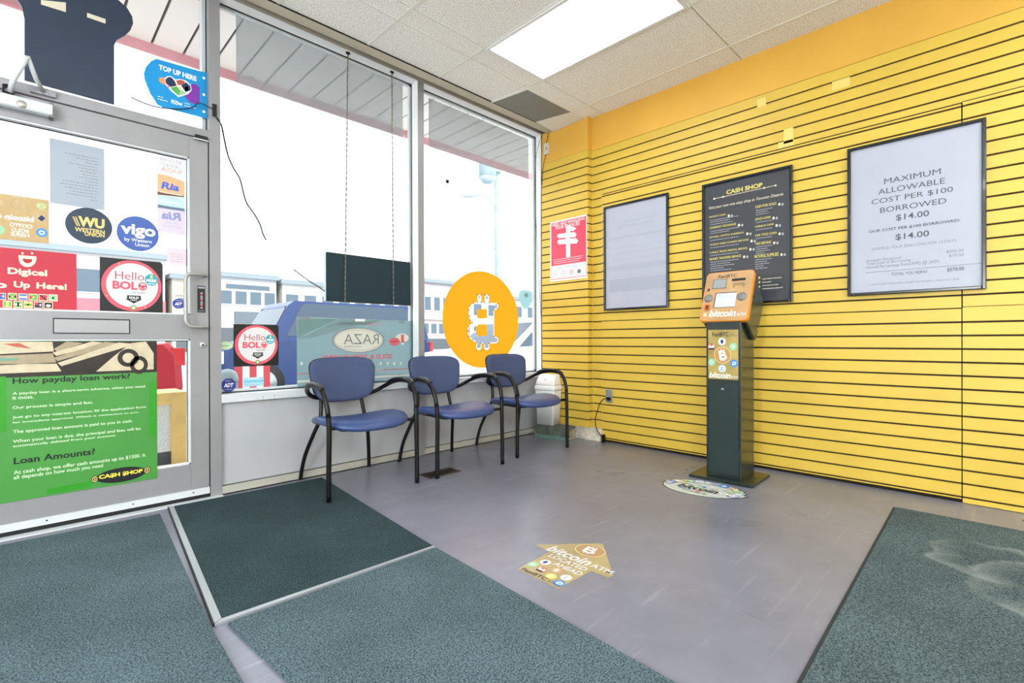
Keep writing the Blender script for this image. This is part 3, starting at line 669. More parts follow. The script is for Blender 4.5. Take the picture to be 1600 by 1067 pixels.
# head: tilted faceplate and deep black housing behind it
TL = Matrix.Translation((-.100, -.002, 1.04)) @ Matrix.Rotation(rad(23.5), 4, 'Y')
hp = Plane(None, 0, (Vector((0, -1, 0)), TL.to_3x3() @ Vector((0, 0, 1)), TL.to_3x3() @ Vector((-1, 0, 0))), Vector(TL.translation) + TL.to_3x3() @ Vector((-.028, 0, 0)))
hb = MB(TL).rbox(-.028, .004, -.158, .158, 0, .375, .03, KO, 'x', 6).build('head_bezel', kz, local=True, bevel=.004)
Y1 = .142
prof = [(-.094, 1.046), (.065, 1.375), (.11, 1.355), (.262, 1.20), (.255, 1.15), (.13, .945), (.10, .925), (.06, .930)]
MB().prism([(x, -Y1, z) for x, z in prof], (0, 2 * Y1, 0), KB).build('head_housing', kz, local=True, bevel=.012)
fp = MB(TL).rbox(-.0295, -.0275, -.152, .152, .006, .369, .026, KF, 'x', 6).build('faceplate', kz, local=True)
hp = over(hp, .0018); ik = Ink(hp, False, .0006)
ik.text('FastBTC', -.075, .325, .05, .352, mat('ink_brown', '#4a3a22', .5), .02).text('ATM.ca', .055, .325, .098, .34, I_O)
SCN = mat('kiosk_screen', '#8F9596', .25); SCW = mat('kiosk_lit_screen', '#C9CFDA', .2)
ik.rect(-.105, .245, -.012, .318, I_DG).lift().rect(-.1, .25, -.016, .314, SCN)
ik.rect(.02, .295, .108, .314, I_K).poly([(.035, .280), (.1, .280), (.11, .268), (.105, .245), (.095, .245), (.095, .262), (.045, .262), (.045, .245), (.035, .245), (.03, .268)], mat('ink_tan', '#8F7A52', .5)).rect(.055, .27, .085, .25, KF)
ik.rect(-.075, .10, .065, .212, I_K).lift().rect(-.069, .103, .065, .207, SCW)
ik.greek(-.04, .222, .05, .226, I_LG).greek(-.05, .185, .03, .189, I_LG).greek(-.05, .17, .03, .173, I_LG)
ik.text('bitcoin', -.095, .032, .08, .082, I_W, .025, .2).text('ATM', .085, .034, .14, .055, I_W)
ik.ell(-.138, .03, -.102, .068, I_O, 24).lift().coin(-.13, .036, -.112, .062, I_W)
ik.rect(-.135, .243, -.118, .249, I_K).poly([(-.139, .225), (-.13, .245), (-.118, .245), (-.118, .232)], mat('ink_brown', '#4a3a22', .5))
ik.build('lettering', fp).parent = fp
SPK = mat('speaker_grille', '#85847f', .5, .2)
for cy in (-.100, .118): MB(TL @ Matrix.Translation((-.031, 0, 0))).cyl((-.002, cy, .175), (.003, cy, .175), .031, SPK, 8 if cy > 0 else 24).build('speaker_grille', kz, local=True)
MB(TL @ Matrix.Translation((-.031, 0, 0))).rbox(-.003, .003, .100, .134, .082, .128, .006, mat('scanner_orange', '#C2691D', .3), 'x').box(-.0035, -.003, .107, .126, .090, .12, mat('scanner_dark_red', '#6a2a14', .3)).build('card_slot', kz, local=True)
MB().cyl((-.006, -.159, 1.21), (-.006, -.166, 1.21), .007, BLK, 14).build('side_lock', kz, local=True)
MB().cyl((.125, -Y1 - .002, 1.0), (.125, -Y1, 1.0), .010, KO, 14).build('side_sticker', kz, local=True)
# power cord and outlet
oc = thing('wall_outlet', 'metal wall outlet on the yellow slats left of the kiosk', 'outlet', (3.77, 2.558, .36))
STL = mat('outlet_plate', '#A9AAA8', .35, .6)
MB().box(3.768, 3.775, 2.523, 2.594, .362, .480, STL).build('cover_plate', oc, bevel=.002)
q = MB()
for z in (.442, .398): q.rbox(3.766, 3.7682, 2.542, 2.575, z - .015, z + .015, .008, mat('outlet_face', '#8b8b88', .5), 'x')
q.build('socket', oc)
cd = thing('power_cord', 'black power cord hanging from the outlet down to the floor', 'cord', (3.76, 2.63, 0))
MB().tube(smooth_path([(3.755, 2.552, .398), (3.735, 2.580, .400), (3.74, 2.630, .36), (3.755, 2.685, .25), (3.755, 2.700, .18), (3.75, 2.680, .11), (3.745, 2.640, .065), (3.742, 2.612, .045)]), .004, BLK, 8).build('cable', cd)
MB().rbox(3.745, 3.766, 2.535, 2.570, .383, .413, .006, BLK, 'x').build('plug', cd)
MB().rbox(3.728, 3.756, 2.588, 2.612, .001, .072, .008, BLK, 'x').build('connector', cd)
sb = thing('wall_sensor', 'small white sensor box high in the corner of the yellow pillar', 'sensor', (3.73, 3.25, 2.77))
MB().rbox(3.712, 3.735, 3.222, 3.285, 2.785, 2.895, .006, mat('sensor_beige', '#D2CBB4', .5), 'x').build('case', sb, bevel=.003)
MB().cyl((3.711, 3.252, 2.84), (3.7125, 3.252, 2.84), .011, mat('sensor_lens', '#8e8c86', .4), 12).build('button', sb)
cc = MB().tube(smooth_path([(3.73, 3.235, 3.0), (3.728, 3.25, 2.95), (3.726, 3.262, 2.90), (3.722, 3.262, 2.893)]), .003, BLK, 6)
cc.tube(smooth_path([(3.722, 3.268, 2.786), (3.728, 3.29, 2.74), (3.73, 3.315, 2.66), (3.731, 3.33, 2.5)]), .003, BLK, 6); cc.build('wire', sb)
wc = MB().tube(smooth_path([(3.735, 3.33, 3.01), (3.735, 3.338, 2.6), (3.733, 3.342, 1.5), (3.735, 3.34, .62)], 6), .0045, mat('dark_green_cable', '#2a3030', .6), 8)
wc.tube(smooth_path([(3.732, 3.334, 3.0), (3.705, 3.385, 2.78), (3.70, 3.392, 2.4), (3.715, 3.375, 1.8), (3.737, 3.342, 1.05)], 6), .002, BLK, 6)
wc.build('corner_cable', None, 'thin dark cables running down the corner between window and yellow pillar', None, 'cable')
# ---------------------------------------------------------------- framed posters and signs on the yellow wall
def framed(y0, y1, z0, z1, label, paper):
    t = thing('framed_poster', label, 'poster', (3.775, (y0 + y1) / 2, z0))
    f = MB(); fw = .019
    for a in ((y0, y0 + fw, z0, z1), (y1 - fw, y1, z0, z1), (y0 + fw, y1 - fw, z0, z0 + fw), (y0 + fw, y1 - fw, z1 - fw, z1)):
        f.box(3.750, 3.7748, a[0], a[1], a[2], a[3], BLKG)
    f.build('frame', t, bevel=.004)
    o = MB().box(3.764, 3.7745, y0 + fw, y1 - fw, z0 + fw, z1 - fw, paper).build('poster_print', t)
    return t, o, Plane('right', 3.7638)
WP = mat('poster_white_paper', '#ADB0BE', .5, var=.025, vscale=4, coat=.03)
t, o, pl = framed(1.968, 2.602, 1.195, 2.136, 'black framed poster with an almost blank white sheet, nearest the corner', WP)
ik = Ink(pl); G1 = mat('ghost_grey', '#A5A8B7', .3); G2 = mat('ghost_grey_darker', '#A0A3B2', .3)
ik.rect(950, 424, 1041, 406, G1).rect(952, 457, 1041, 428, G2).rect(950, 373, 1039, 361, G1); ik.lift()
ik.text('MAXIMUM', 971, 346, 1026, 338, G2, 0, 0, True).text('ALLOWABLE', 965, 354, 1020, 348, G2, 0, 0, True)
for k_ in range(6): ik.greek(958, 384 + k_ * 9.2, 1036, 382.6 + k_ * 9.2, G2, k_)
ik.build('lettering', o)
CHAR = mat('poster_charcoal', '#3B3E45', .3, var=.06, vscale=4, coat=.3)
t, o, pl = framed(1.050, 1.685, 1.190, 2.131, 'black framed charcoal poster listing shop services, behind the kiosk', CHAR)
ik = Ink(pl)
ik.text('CASH SHOP', 1135, 304, 1191.4, 285, I_Y, .03)
ik.poly([(1116, 310.9), (1212.8, 289.8), (1212.8, 289.1), (1116, 310.2)], I_CR)
for px, py in ((1116, 310.6), (1130, 307.5), (1194, 293.6), (1212, 289.7)): ik.ell(px - 1.5, py + 1.6, px + 1.5, py - 1.6, I_CR, 10)
ik.text('Visit your new one stop shop in Toronto Ontario', 1108, 328.6, 1224, 300.4, I_CR, .0, .35)
H = [('PAYDAY LOAN', 1108.6, 340.6, 1134, 333.4, 3), ('CURRENCY EXCHANGE', 1109, 358, 1150, 348, 2), ('BUY/SELL CRYPTO CURRENCY', 1109, 372.3, 1163, 361.5, 1), ('WORLD WIDE COURIER SERVICES', 1109, 384, 1169.6, 372.8, 1), ('U-HAUL TRUCK RENTAL SERVICE', 1109, 396.4, 1167.8, 385.8, 1), ('MONEY TRANSFER SERVICE', 1109, 407, 1158, 397.5, 5),
     ('CASH FOR GOLD', 1180, 325.5, 1213, 315.4, 3), ('GOLD LOAN', 1180, 344.6, 1204, 337, 1), ('CHEQUE CASH', 1180, 356.3, 1208.7, 348.5, 1), ('CAR TITLE LOAN', 1180, 369.8, 1213.4, 361.5, 1), ('TAX REFUND', 1180, 383.3, 1205, 375.7, 4), ('MOVING SUPPLIES', 1179, 403.6, 1216.4, 394, 5)]
for s_, x0, y0, x1, y1, n in H:
    ik.text(s_, x0, y0, x1, y1, I_Y, .012)
    sl = -.13 if x0 > 1150 else -.115
    for k_ in range(n):
        L_ = (26 if x0 > 1150 else 44) * (1, .7, .85, .5, .75)[k_ % 5]
        yy = y0 + 3.4 + k_ * 3.4
        ik.greek(x0 + 1, yy, x0 + 1 + L_, yy + sl * L_ - .85, I_LG, k_)
    for q in (0, 1): ik.ell(x1 + 3 + q * 5, y1 + 6, x1 + 6.5 + q * 5, y1 + 1.5, (I_CR, I_LG)[q], 10)
for k_, L_ in enumerate((30, 14, 26, 33)): ik.greek(1191, 437 + k_ * 5.2, 1191 + L_, 435.4 + k_ * 5.2 - .1 * L_, I_CR, k_)
for k_ in range(3): ik.ell(1185, 436 + k_ * 7, 1188, 432 + k_ * 7, I_Y, 10)
ik.build('lettering', o)
t, o, pl = framed(.090, .733, 1.204, 2.146, 'black framed white poster stating maximum borrowing cost, rightmost on the wall', WP)
ik = Ink(pl); D_ = mat('ink_slate', '#4B4E59', .5); D2 = mat('ink_slate_light', '#7C7F8B', .5)
for s_, x0, y0, x1, y1, m_, bo in (('MAXIMUM', 1381.5, 288, 1470, 262.8, D_, .0), ('ALLOWABLE', 1372.2, 304.4, 1476.6, 277.4, D_, .0), ('COST PER $100', 1361.8, 321, 1489, 290.9, D_, 0), ('BORROWED', 1375.3, 333, 1478.8, 308.6, D_, 0), ('$14.00', 1399.8, 346, 1451.8, 328, D_, .01),
        ('OUR COST PER $100 BORROWED:', 1357.6, 364.8, 1500.2, 341.5, D_, .02), ('$14.00', 1399.2, 376.4, 1451.8, 359.4, D_, .01), ('EXAMPLE: YOUR $500 LOAN FOR 14 DAYS', 1362.4, 392.3, 1494, 373, D2, -.004), ('Amount Advanced', 1353.4, 409.5, 1407.7, 400, D2, 0), ('Total Cost of Borrowing', 1353.4, 415.6, 1422.6, 403.6, D2, 0), ('Annual Percentage Rate(APR) @ 365%', 1353.4, 421.6, 1467.6, 405.2, D2, 0),
        ('$500.00', 1478.5, 396.3, 1506, 388.6, D2, 0), ('$70.00', 1482.7, 402.6, 1506, 395.3, D2, 0), ('TOTAL YOU REPAY', 1392.8, 430.9, 1449.8, 421.8, D_, .0), ('$570.00', 1480, 424.9, 1506.6, 416.4, D_, .01), ('THIS POSTER IS REQUIRED UNDER THE PAYDAY LOANS ACT, 2008', 1359.9, 446.8, 1498.2, 434.4, D2, 0)):
    ik.text(s_, x0, y0, x1, y1, m_, bo)
ik.poly([(1352, 426.8), (1534.8, 411.4), (1534.8, 410.6), (1352, 426)], D2)
ik.build('lettering', o)
# unframed red notice on the pillar
pl = Plane('right', 3.735)
RS = mat('notice_red', '#DE3B57', .45); RW = mat('notice_white', '#E9E6E6', .45)
o = sheet('red_notice', 'unframed red and white help notice with a signpost picture, on the yellow pillar', 'sign', pl, uvrect(pl, 860, 440.5, 917, 334.8), RW, .002, False)
pl2 = over(pl, .002); ik = Ink(pl2)
a = pl2.uv(861.6, 416); b = pl2.uv(915.6, 337.4); ik.px = False
ik.rect(a[0], a[1], b[0], b[1], RS); c_ = pl2.uv(861.6, 437.5); ik.rect(a[0], c_[1], b[0], c_[1] + .006, RS).rect(a[0], c_[1], a[0] + .004, b[1], RS).rect(b[0] - .004, c_[1], b[0], b[1], RS); ik.px = True; ik.lift()
ik.text('NEED HELP MANAGING', 862.5, 354.3, 913.5, 338.8, RW, .015).text('YOUR FINANCES?', 867.5, 359.3, 906, 345.2, RW, .015)
ik.rect(884.5, 402.5, 891, 355.5, RW); ik.lift().ell(884, 358, 891.5, 352.5, RW, 16); ik.lift()
ik.poly([(887, 360), (896, 361), (901, 356.5), (895, 353.8), (887, 355.5)], RW).poly([(873, 372.2), (899, 370.4), (901, 366), (898, 362.5), (873, 365.5), (870.5, 368.6)], RW).poly([(873, 381.8), (901, 380.4), (904, 376), (900, 372), (873, 374.5), (870.8, 378)], RW)
for k_ in range(3): ik.greek(863.5 + k_, 411.8 - k_ * 0 - 4.6 + k_ * 3.2, 912 - k_ * 3, 398.6 + k_ * 3.2, RW, k_)
ik.text('HELP STARTS HERE', 872.5, 420.6, 902, 413, I_LG)
for k_, m_ in enumerate((I_LG, I_LG, I_R, I_DG)):
    x = 868 + k_ * 12.3; ik.ell(x - 2.8, 430.3 - k_ * 1.2, x + 2.8, 424 - k_ * 1.2, m_, 18, inner=.7 if k_ < 3 else .2); ik.greek(x - 4.5, 433.4 - k_ * 1.2, x + 4.5, 432 - k_ * 1.2, I_LG, k_)
ik.build('lettering', o)

# ---------------------------------------------------------------- stickers and posters on the entrance door
DP = Plane('front', 3.388); DF = over(DP, .0016)
def door_sticker(name, label, cat, pts, m_, group=None): return sheet(name, label, cat, DP, pts, m_, .0016, False, group)
RD = mat('poster_red', '#BE2439', .4, var=.03, soft=.25)
r_ = uvrect(DP, 0, 484.6, 119.5, 397); r_ = [(-.232, r_[0][1]), (r_[1][0], r_[1][1]), (r_[2][0], r_[2][1]), (-.232, r_[2][1])]
o = door_sticker('top_up_poster', 'red top-up poster with rows of small flags, on the left of the door glass', 'poster', r_, RD)
ik = Ink(DF)
ik.text('Digicel', 12, 434, 73.5, 418.8, I_CR, .035).text('Up', 21.5, 452.8, 47, 439.6, I_CR, .035).text('Here!', 57, 452.8, 104.5, 441.6, I_CR, .035)
a = DF.uv(11, 451.5); b = DF.uv(11, 439); ik.px = False; ik.text('Top', -.205, a[1] - .008, a[0], b[1], I_CR, .035); ik.px = True
for x in (33.2, 48.2): ik.ell(x, 397.4, x + 4, 394, I_CR, 14)
ik.poly([(28.8, 398.6), (57, 400.6), (56.6, 407), (54, 412.6), (49, 416.2), (43, 417.2), (37, 416), (31.5, 411.6), (29.2, 405)], I_CR); ik.lift().poly([(35, 404), (50.4, 405), (49.6, 409), (46, 411.2), (41, 411.2), (36.6, 408.6)], RD)
FL = [(2, 463, (I_B, I_B, I_W)), (19.5, 463.2, (I_G, I_Y, I_K)), (36, 464, (I_B, I_W, I_B)), (52, 464.4, (I_G, I_Y, I_R)), (67.6, 465, (I_R, I_K, I_W)), (83, 465.4, (CG, CG, I_K)), (11.5, 475, (I_G, I_Y, I_G)), (28.4, 475.6, (I_G, I_K, I_W)), (44, 476, (I_Y, I_G, I_R)), (60, 476.6, (I_NAVY, I_B, I_W)), (75.6, 477, (I_K, I_W, I_LG))]
for i, (x, y, (c1, c2, c3)) in enumerate(FL):
    ik.rect(x - 7, y + 5, x + 7, y - 5, I_CR); ik.lift(); ik.rect(x - 6, y + 4, x + 6, y - 4, c1); ik.lift()
    if i in (0, 9): ik.rect(x - 6, y, x - .5, y - 4, I_R).ell(x + 1.5, y + 2, x + 4.5, y - 2, c3, 10)
    elif i == 1: ik.poly([(x - 6, y - 4), (x - 5, y - 4), (x + 6, y + 4), (x + 5, y + 4)], I_Y).poly([(x - 6, y + 4), (x - 5, y + 4), (x + 6, y - 4), (x + 5, y - 4)], I_Y).poly([(x - 6, y - 2.6), (x - 2, y), (x - 6, y + 2.6)], I_K).poly([(x + 6, y - 2.6), (x + 2, y), (x + 6, y + 2.6)], I_K)
    elif i == 2: ik.rect(x - 6, y + 1.5, x + 6, y - 1.5, I_W)
    elif i == 3: ik.poly([(x - 6, y - 4), (x + 4, y), (x - 6, y + 4)], I_Y); ik.lift(.0002).poly([(x - 6, y - 4), (x, y), (x - 6, y + 4)], I_R)
    elif i == 4: ik.poly([(x - 6, y - 4), (x - 3, y - 4), (x + 6, y + 4), (x + 3, y + 4)], I_K)
    elif i == 6: ik.rect(x - 2.5, y + 4, x + 2.5, y - 4, I_Y)
    elif i == 7: ik.rect(x - 6, y + 1, x + 6, y - 1, I_W).rect(x - 1, y + 4, x + 1, y - 4, I_K).ell(x - 1.8, y + 2.2, x + 1.8, y - 2.2, I_R, 10)
    elif i == 8: ik.rect(x - 6, y + 1.3, x + 6, y - 1.3, I_G).ell(x - 1.5, y + 1.8, x + 1.5, y - 1.8, I_R, 10)
    elif i == 10: ik.ell(x - 4, y + 3, x + 4, y - 1.5, I_W, 12)
    else: ik.ell(x - 1.8, y + 2, x + 1.8, y - 2, c3, 10)
    ik.d = .0013
ik.build('lettering', o)
def bolo(pl, box, name, label, group):
    BK = mat('sticker_black', '#0e1218', .35)
    u0, v0, u1, v1 = box
    def q(u, v): return (u0 + (u1 - u0) * u, v0 + (v1 - v0) * v)
    o = sheet(name, label, 'sticker', pl, [q(*p) for p in ((0, 0), (1, 0), (1, .96), (.96, 1), (0, 1))], BK, .0016, False, group)
    ik = Ink(over(pl, .0016), False)
    E_ = lambda a, b, c, d, m_, n=40, **k: ik.ell(*q(a, b), *q(c, d), m_, n, **k)
    T = lambda s_, a, b, c, d, m_, bo=0, sh=0: ik.text(s_, *q(a, b), *q(c, d), m_, bo, sh)
    CO = mat('sticker_coral', '#E0566A', .45); PG = mat('sticker_pale', '#DCDADD', .45); DR = mat('sticker_maroon', '#B03348', .45)
    E_(.02, .03, .98, .985, CO); ik.lift(); E_(.095, .10, .92, .93, PG); ik.lift()
    for k_ in range(16):
        an = rad(360 * k_ / 16 + 5); 
        if k_ % 4 == 1: E_(.5 + .445 * math.cos(an) - .012, .508 + .445 * math.sin(an) - .012, .5 + .445 * math.cos(an) + .012, .508 + .445 * math.sin(an) + .012, I_Y, 8)
    T('Hello', .23, .615, .69, .765, DR, -.006); T('BOL', .19, .43, .585, .585, CO, .045)
    E_(.595, .425, .735, .585, CO, 28, inner=.72); ik.rect(*q(.60, .50), *q(.73, .53), CO); ik.poly([q(.625, .505), q(.705, .505), q(.685, .455), q(.645, .455)], CO)
    T('say hello', .49, .35, .70, .405, I_DG)
    ik.poly([q(.38, .262), q(.415, .262), q(.415, .325), q(.635, .325), q(.635, .262), q(.66, .262), q(.52, .172)], I_K); ik.lift()
    T('SOLD', .445, .262, .60, .305, I_W, .03); T('HERE', .47, .225, .57, .25, I_W)
    E_(.70, .53, .915, .755, I_TEAL); ik.lift(); T('1', .79, .66, .83, .735, I_Y, .05); T('FREE', .725, .60, .89, .65, I_W, .04); ik.greek(*q(.76, .56), *q(.86, .575), I_W)
    E_(.465, .045, .57, .145, mat('sticker_olive', '#7C9A55', .5), 20); ik.lift(); E_(.49, .07, .545, .12, PG, 14)
    ik.build('lettering', o)
a, b = DP.uv(156, 487), DP.uv(254, 410); bolo(DP, (a[0], a[1], b[0], b[1]), 'hello_sticker', 'square black sticker with a coral ring on the door glass, left of the door handle', None)
o = door_sticker('gold_logo_sticker', 'dark navy oval sticker with gold letters on the door glass', 'sticker', ellpts(*ell_uv(DP, 101.5, 381, 175.5, 324.5)), mat('sticker_navy', '#22344A', .4))
ik = Ink(DF); GO = mat('ink_gold', '#E2C67C', .5)
ik.text('WU', 122, 357.2, 163.5, 338.6, GO, .05).poly([(113, 338), (115, 338.3), (122, 353), (120, 353)], GO).poly([(117, 338.3), (119, 338.6), (125.6, 353.4), (123.6, 353.2)], GO)
ik.text('WESTERN', 116.7, 365.4, 163.6, 355.6, GO, .03).text('UNION', 132.2, 370.8, 163.4, 362.5, GO, .03)
ik.build('lettering', o)
o = door_sticker('blue_oval_sticker', 'mid blue oval sticker with white letters, right of the navy oval', 'sticker', ellpts(*ell_uv(DP, 182, 392.6, 248, 337.8)), mat('sticker_blue', '#3E5CA8', .4))
ik = Ink(DF); ik.text('vigo', 188.5, 374.5, 243, 349.5, I_W, .035).text('by Western', 194.5, 381, 237, 371.6, I_W, .01).text('Union', 211, 386, 233, 379.6, I_W, .01); ik.build('lettering', o)
o = door_sticker('paper_notice', 'pale grey paper notice with reversed print at the top of the door glass', 'notice', uvrect(DP, 78, 317, 163, 233), mat('notice_grey_paper', '#B4BCC6', .6, soft=.6))
ik = Ink(DF); NG = mat('ink_notice', '#8C929C', .6)
for k_ in range(15):
    L_ = (52, 34, 20, 46, 30, 28, 24, 30, 20, 55, 60, 52, 44, 48, 12)[k_]; yy = 248 + k_ * 4.75; ik.greek(153 - L_, yy - L_ * .17, 153, yy, NG, k_, .0042)
ik.build('lettering', o)
OR_ = mat('sticker_orange', '#F5955A', .45, soft=.75); TS = mat('sticker_teal_pale', '#94C4D4', .5, soft=.8, trans=.15); MV = mat('sticker_mauve', '#BCA8C8', .5, soft=.8, trans=.15); PK = mat('sticker_pink', '#EDB4BF', .5, soft=.85, trans=.1)
RI = mat('ink_ria_blue', '#3F68C8', .5)
o = door_sticker('bill_payment_sticker', 'orange and teal sticker with white top, upper right of the door glass', 'sticker', uvrect(DP, 246, 324, 288, 250), mat('sticker_white_film', '#F6F6F8', .5, soft=.95, trans=.12))
ik = Ink(DF); ik.text('PAGO DE', 251, 256, 284, 247.2, I_DG).text('CUENTAS', 251, 263.4, 281, 254.8, I_DG).text('AQUI', 251.6, 272.4, 283, 261.6, mat('ink_salmon', '#E08468', .5), .01)
ik.poly([(246, 271), (262, 274), (288, 284), (288, 308), (246, 304)], OR_).rect(246, 324, 288, 306.4, TS); ik.lift()
ik.text('Ria', 251.6, 298.4, 280, 284.3, RI, .04, .15).greek(250, 302.4, 284, 303, I_W).greek(257, 310.6, 280, 309.5, I_LG).greek(250, 317, 282, 315.6, I_W)
ik.build('lettering', o)
o = door_sticker('mauve_sticker', 'faded mauve sticker with reversed print below the orange and teal one', 'sticker', uvrect(DP, 246, 362, 289.5, 326.5), MV)
ik = Ink(DF); ik.text('Ria', 252, 345, 283, 330, mat('ink_mauve_dark', '#8288B8', .5), .03, .1, True).greek(258, 349.6, 282, 348, I_LG).greek(254, 355, 283, 353.5, I_LG); ik.build('lettering', o)
o = door_sticker('pink_sticker', 'small plain pink square sticker above the handle on the door glass', 'sticker', uvrect(DP, 260, 412.6, 292, 389.4), PK)
ik = Ink(DF)
for k_ in range(4): ik.greek(266, 398 + k_ * 3.6, 286, 397.2 + k_ * 3.6, mat('ink_pink', '#DDA0AC', .5), k_)
ik.build('lettering', o)
r_ = uvrect(DP, 0, 373.5, 76.6, 313); r_ = [(-.10, r_[0][1]), r_[1], r_[2], (-.10, r_[2][1])]
BT = mat('sticker_tan', '#CBB184', .5, var=.12, vscale=9, soft=.75)
o = door_sticker('tan_coin_poster', 'tan poster with reversed lettering at the left edge, above the red poster', 'poster', r_, BT)
ik = Ink(DF); PT = mat('ink_pale_tan', '#EFE5D0', .5, soft=.8)
ik.ell(12, 331, 49, 307.5, PT, 30, inner=.93).coin(22, 328, 40, 311, PT, True, .1)
ik.ell(55.5, 347.5, 75, 334, PT, 24); ik.lift().poly([(59, 341), (65, 335.8), (71, 341.4), (65, 346)], I_NAVY)
ik.text('bitcoin', 7, 346.5, 53.4, 334.8, I_W, .03, -.1, True).text('ATM', -6, 340.5, 3, 334, I_W, .02, 0, True).text('CRYPTO', 15.5, 356.6, 50.6, 348.6, I_W, .01, 0, True).text('SOLD', 18, 363.4, 45, 356.4, I_W, .01, 0, True).text('HERE', 17, 370.4, 46, 363, I_W, .01, 0, True)
ik.ell(56, 370.5, 74.5, 356.5, CB_, 24).ell(57, 328, 72, 316.5, mat('coin_olive_pale', '#B9BE8C', .5), 20).ell(-10, 366, 8, 352, CG, 20).ell(-8, 322, 6, 311, PT, 20); ik.lift().ell(60.5, 367, 70, 360, I_W, 16, inner=.55)
ik.build('lettering', o)
def adt(pl, px, py, r, label, **k):
    c_ = pl.uv(px, py); P = [(c_[0] + r * math.cos(rad(22.5 + 45 * i)), c_[1] + r * math.sin(rad(22.5 + 45 * i))) for i in range(8)]
    o = sheet('alarm_sticker', label, 'sticker', pl, P, mat('sticker_alarm_blue', '#2A3590', .4), .0016, False)
    ik = Ink(over(pl, .0016), False); ik.text('ADT', c_[0] - r * .62, c_[1] - r * .3, c_[0] + r * .66, c_[1] + r * .28, I_W, .04, .3)
    ik.greek(c_[0] - r * .4, c_[1] + r * .55, c_[0] + r * .4, c_[1] + r * .66, I_LG).greek(c_[0] - r * .45, c_[1] - r * .66, c_[0] + r * .45, c_[1] - r * .56, I_LG); ik.build('lettering', o)
adt(DP, 278.6, 474.6, .030, 'small dark blue octagonal sticker beside the door handle')
# big green poster taped over the lower door
GP = Plane('front', S - .0005); gf = over(GP, .0015)
GR = mat('poster_green', '#479040', .4, var=.06, vscale=3)
a = GP.uv(246, 747); b = GP.uv(246, 533)
zb, zt_ = a[1], b[1]; GX0 = -.27
o = sheet('loan_poster', 'large green loan poster with a banknote picture, taped over the lower door', 'poster', GP, [(GX0, zb), (a[0], zb), (a[0], zt_), (GX0, zt_)], GR, .0015, False)
ik = Ink(gf); ik.px = False; zph = gf.uv(245, 581)[1]
N1 = mat('photo_dark', '#2B211D', .5, var=.4, vscale=12); N2 = mat('photo_note', '#C9BBA0', .5, var=.12, vscale=25); N3 = mat('photo_note_shade', '#A3937A', .5, var=.1, vscale=25)
ik.rect(GX0, zph, a[0], zt_ - .001, N1); ik.px = True; ik.lift()
ik.poly([(-60, 533), (82, 534), (84, 549), (-60, 556)], N2).poly([(-60, 558), (82, 552), (88, 566), (-60, 574)], N3).poly([(-60, 570), (88, 568), (96, 580), (-60, 586)], N2)
for k_, (x0, y0, x1, y1) in enumerate(((84, 545, 130, 533.5), (82, 551, 170, 533.5), (84, 559, 190, 534), (90, 567, 212, 535))):
    ik.poly([(x0, y0), (x0 + 6, y0 + 5), (x1, y1 + 2.5), (x1 - 26, y1)], (N3, N2)[k_ % 2]); ik.lift(.0002)
ik.poly([(150, 580.5), (176, 558), (205, 536), (228, 533.6), (240, 552), (240, 577)], N2); ik.lift()
ik.ell(183.5, 573, 217, 545, N1, 30, inner=.55).ell(203, 584, 231, 556, N1, 30, inner=.55)
ik.poly([(5, 537), (30, 536), (50, 545), (20, 541)], mat('photo_red', '#B65B4B', .5)).poly([(0, 559), (30, 560), (28, 563), (0, 564)], mat('photo_green', '#6E9A86', .5))
ik.build('banknote_picture', o)
ik = Ink(gf, d0=.0012)
ik.text('How payday loan work?', 19.6, 602.5, 203, 583.2, I_K, .02)
LG_ = mat('ink_mint', '#D5EACB', .5)
for s_, x0, y0, x1, y1 in (('A payday loan is a short-term advance, when you need', 19.6, 618, 226.5, 601.6), ('it most.', 19.6, 624.3, 52.3, 617.4), ('Our process is simple and fast.', 19.6, 640.5, 145.3, 626.2), ('Just go to any nearest location fill the application form', 19.6, 655, 228.2, 633.8), ('for immediate approval. Which is convenient to you.', 19.6, 662.6, 217.2, 642.3), ('The approved loan amount is paid to you in cash.', 20.3, 678.6, 207.2, 655), ('When your loan is due, the principal and fees will be', 20.3, 693.6, 219.7, 667), ('automatically debited from your account.', 20.3, 700, 181.6, 678), ('At cash shop, we offer cash amounts up to $1500. It', 21.4, 743, 227.2, 708), ('all depends on how much you need', 21.4, 751, 161, 724)):
    ik.text(s_, x0, y0, x1, y1, LG_, .012)
ik.text('Loan Amounts?', 21.4, 725.7, 148.5, 700, I_K, .02)
ik.ell(150, 754.5, 228, 729, I_K, 40)
for x, y in ((148, 748.6), (230, 734.5)): ik.ell(x - 5.5, y + 5.5, x + 5.5, y - 5.5, I_K, 20).lift(.0003).ell(x - 4.4, y + 4.5, x + 4.4, y - 4.5, GO, 20, inner=.7).text('$', x - 1.8, y + 2.6, x + 1.8, y - 2.6, GO)
ik.lift().text('CA$H $HOP', 154.5, 749.5, 223, 732, mat('ink_bright_yellow', '#EEDC4E', .5), .04)
ik.build('lettering', o)
ik = Ink(gf, d0=.0012); TG = mat('green_tape', '#329424', .3)
Ink(gf, d0=.0012).rect(233.5, 680, 244, 596, TG).build('green_tape', o, 'upright strip of brighter green tape at the right edge')
Ink(gf, d0=.0012).rect(-8, 676, 9, 588, TG).build('green_tape', o, 'upright strip of brighter green tape at the left edge')
Ink(gf, d0=.0012).poly([(73, 764), (142, 752), (143, 760), (74, 772)], TG).build('green_tape', o, 'level strip of brighter green tape at the lower edge')

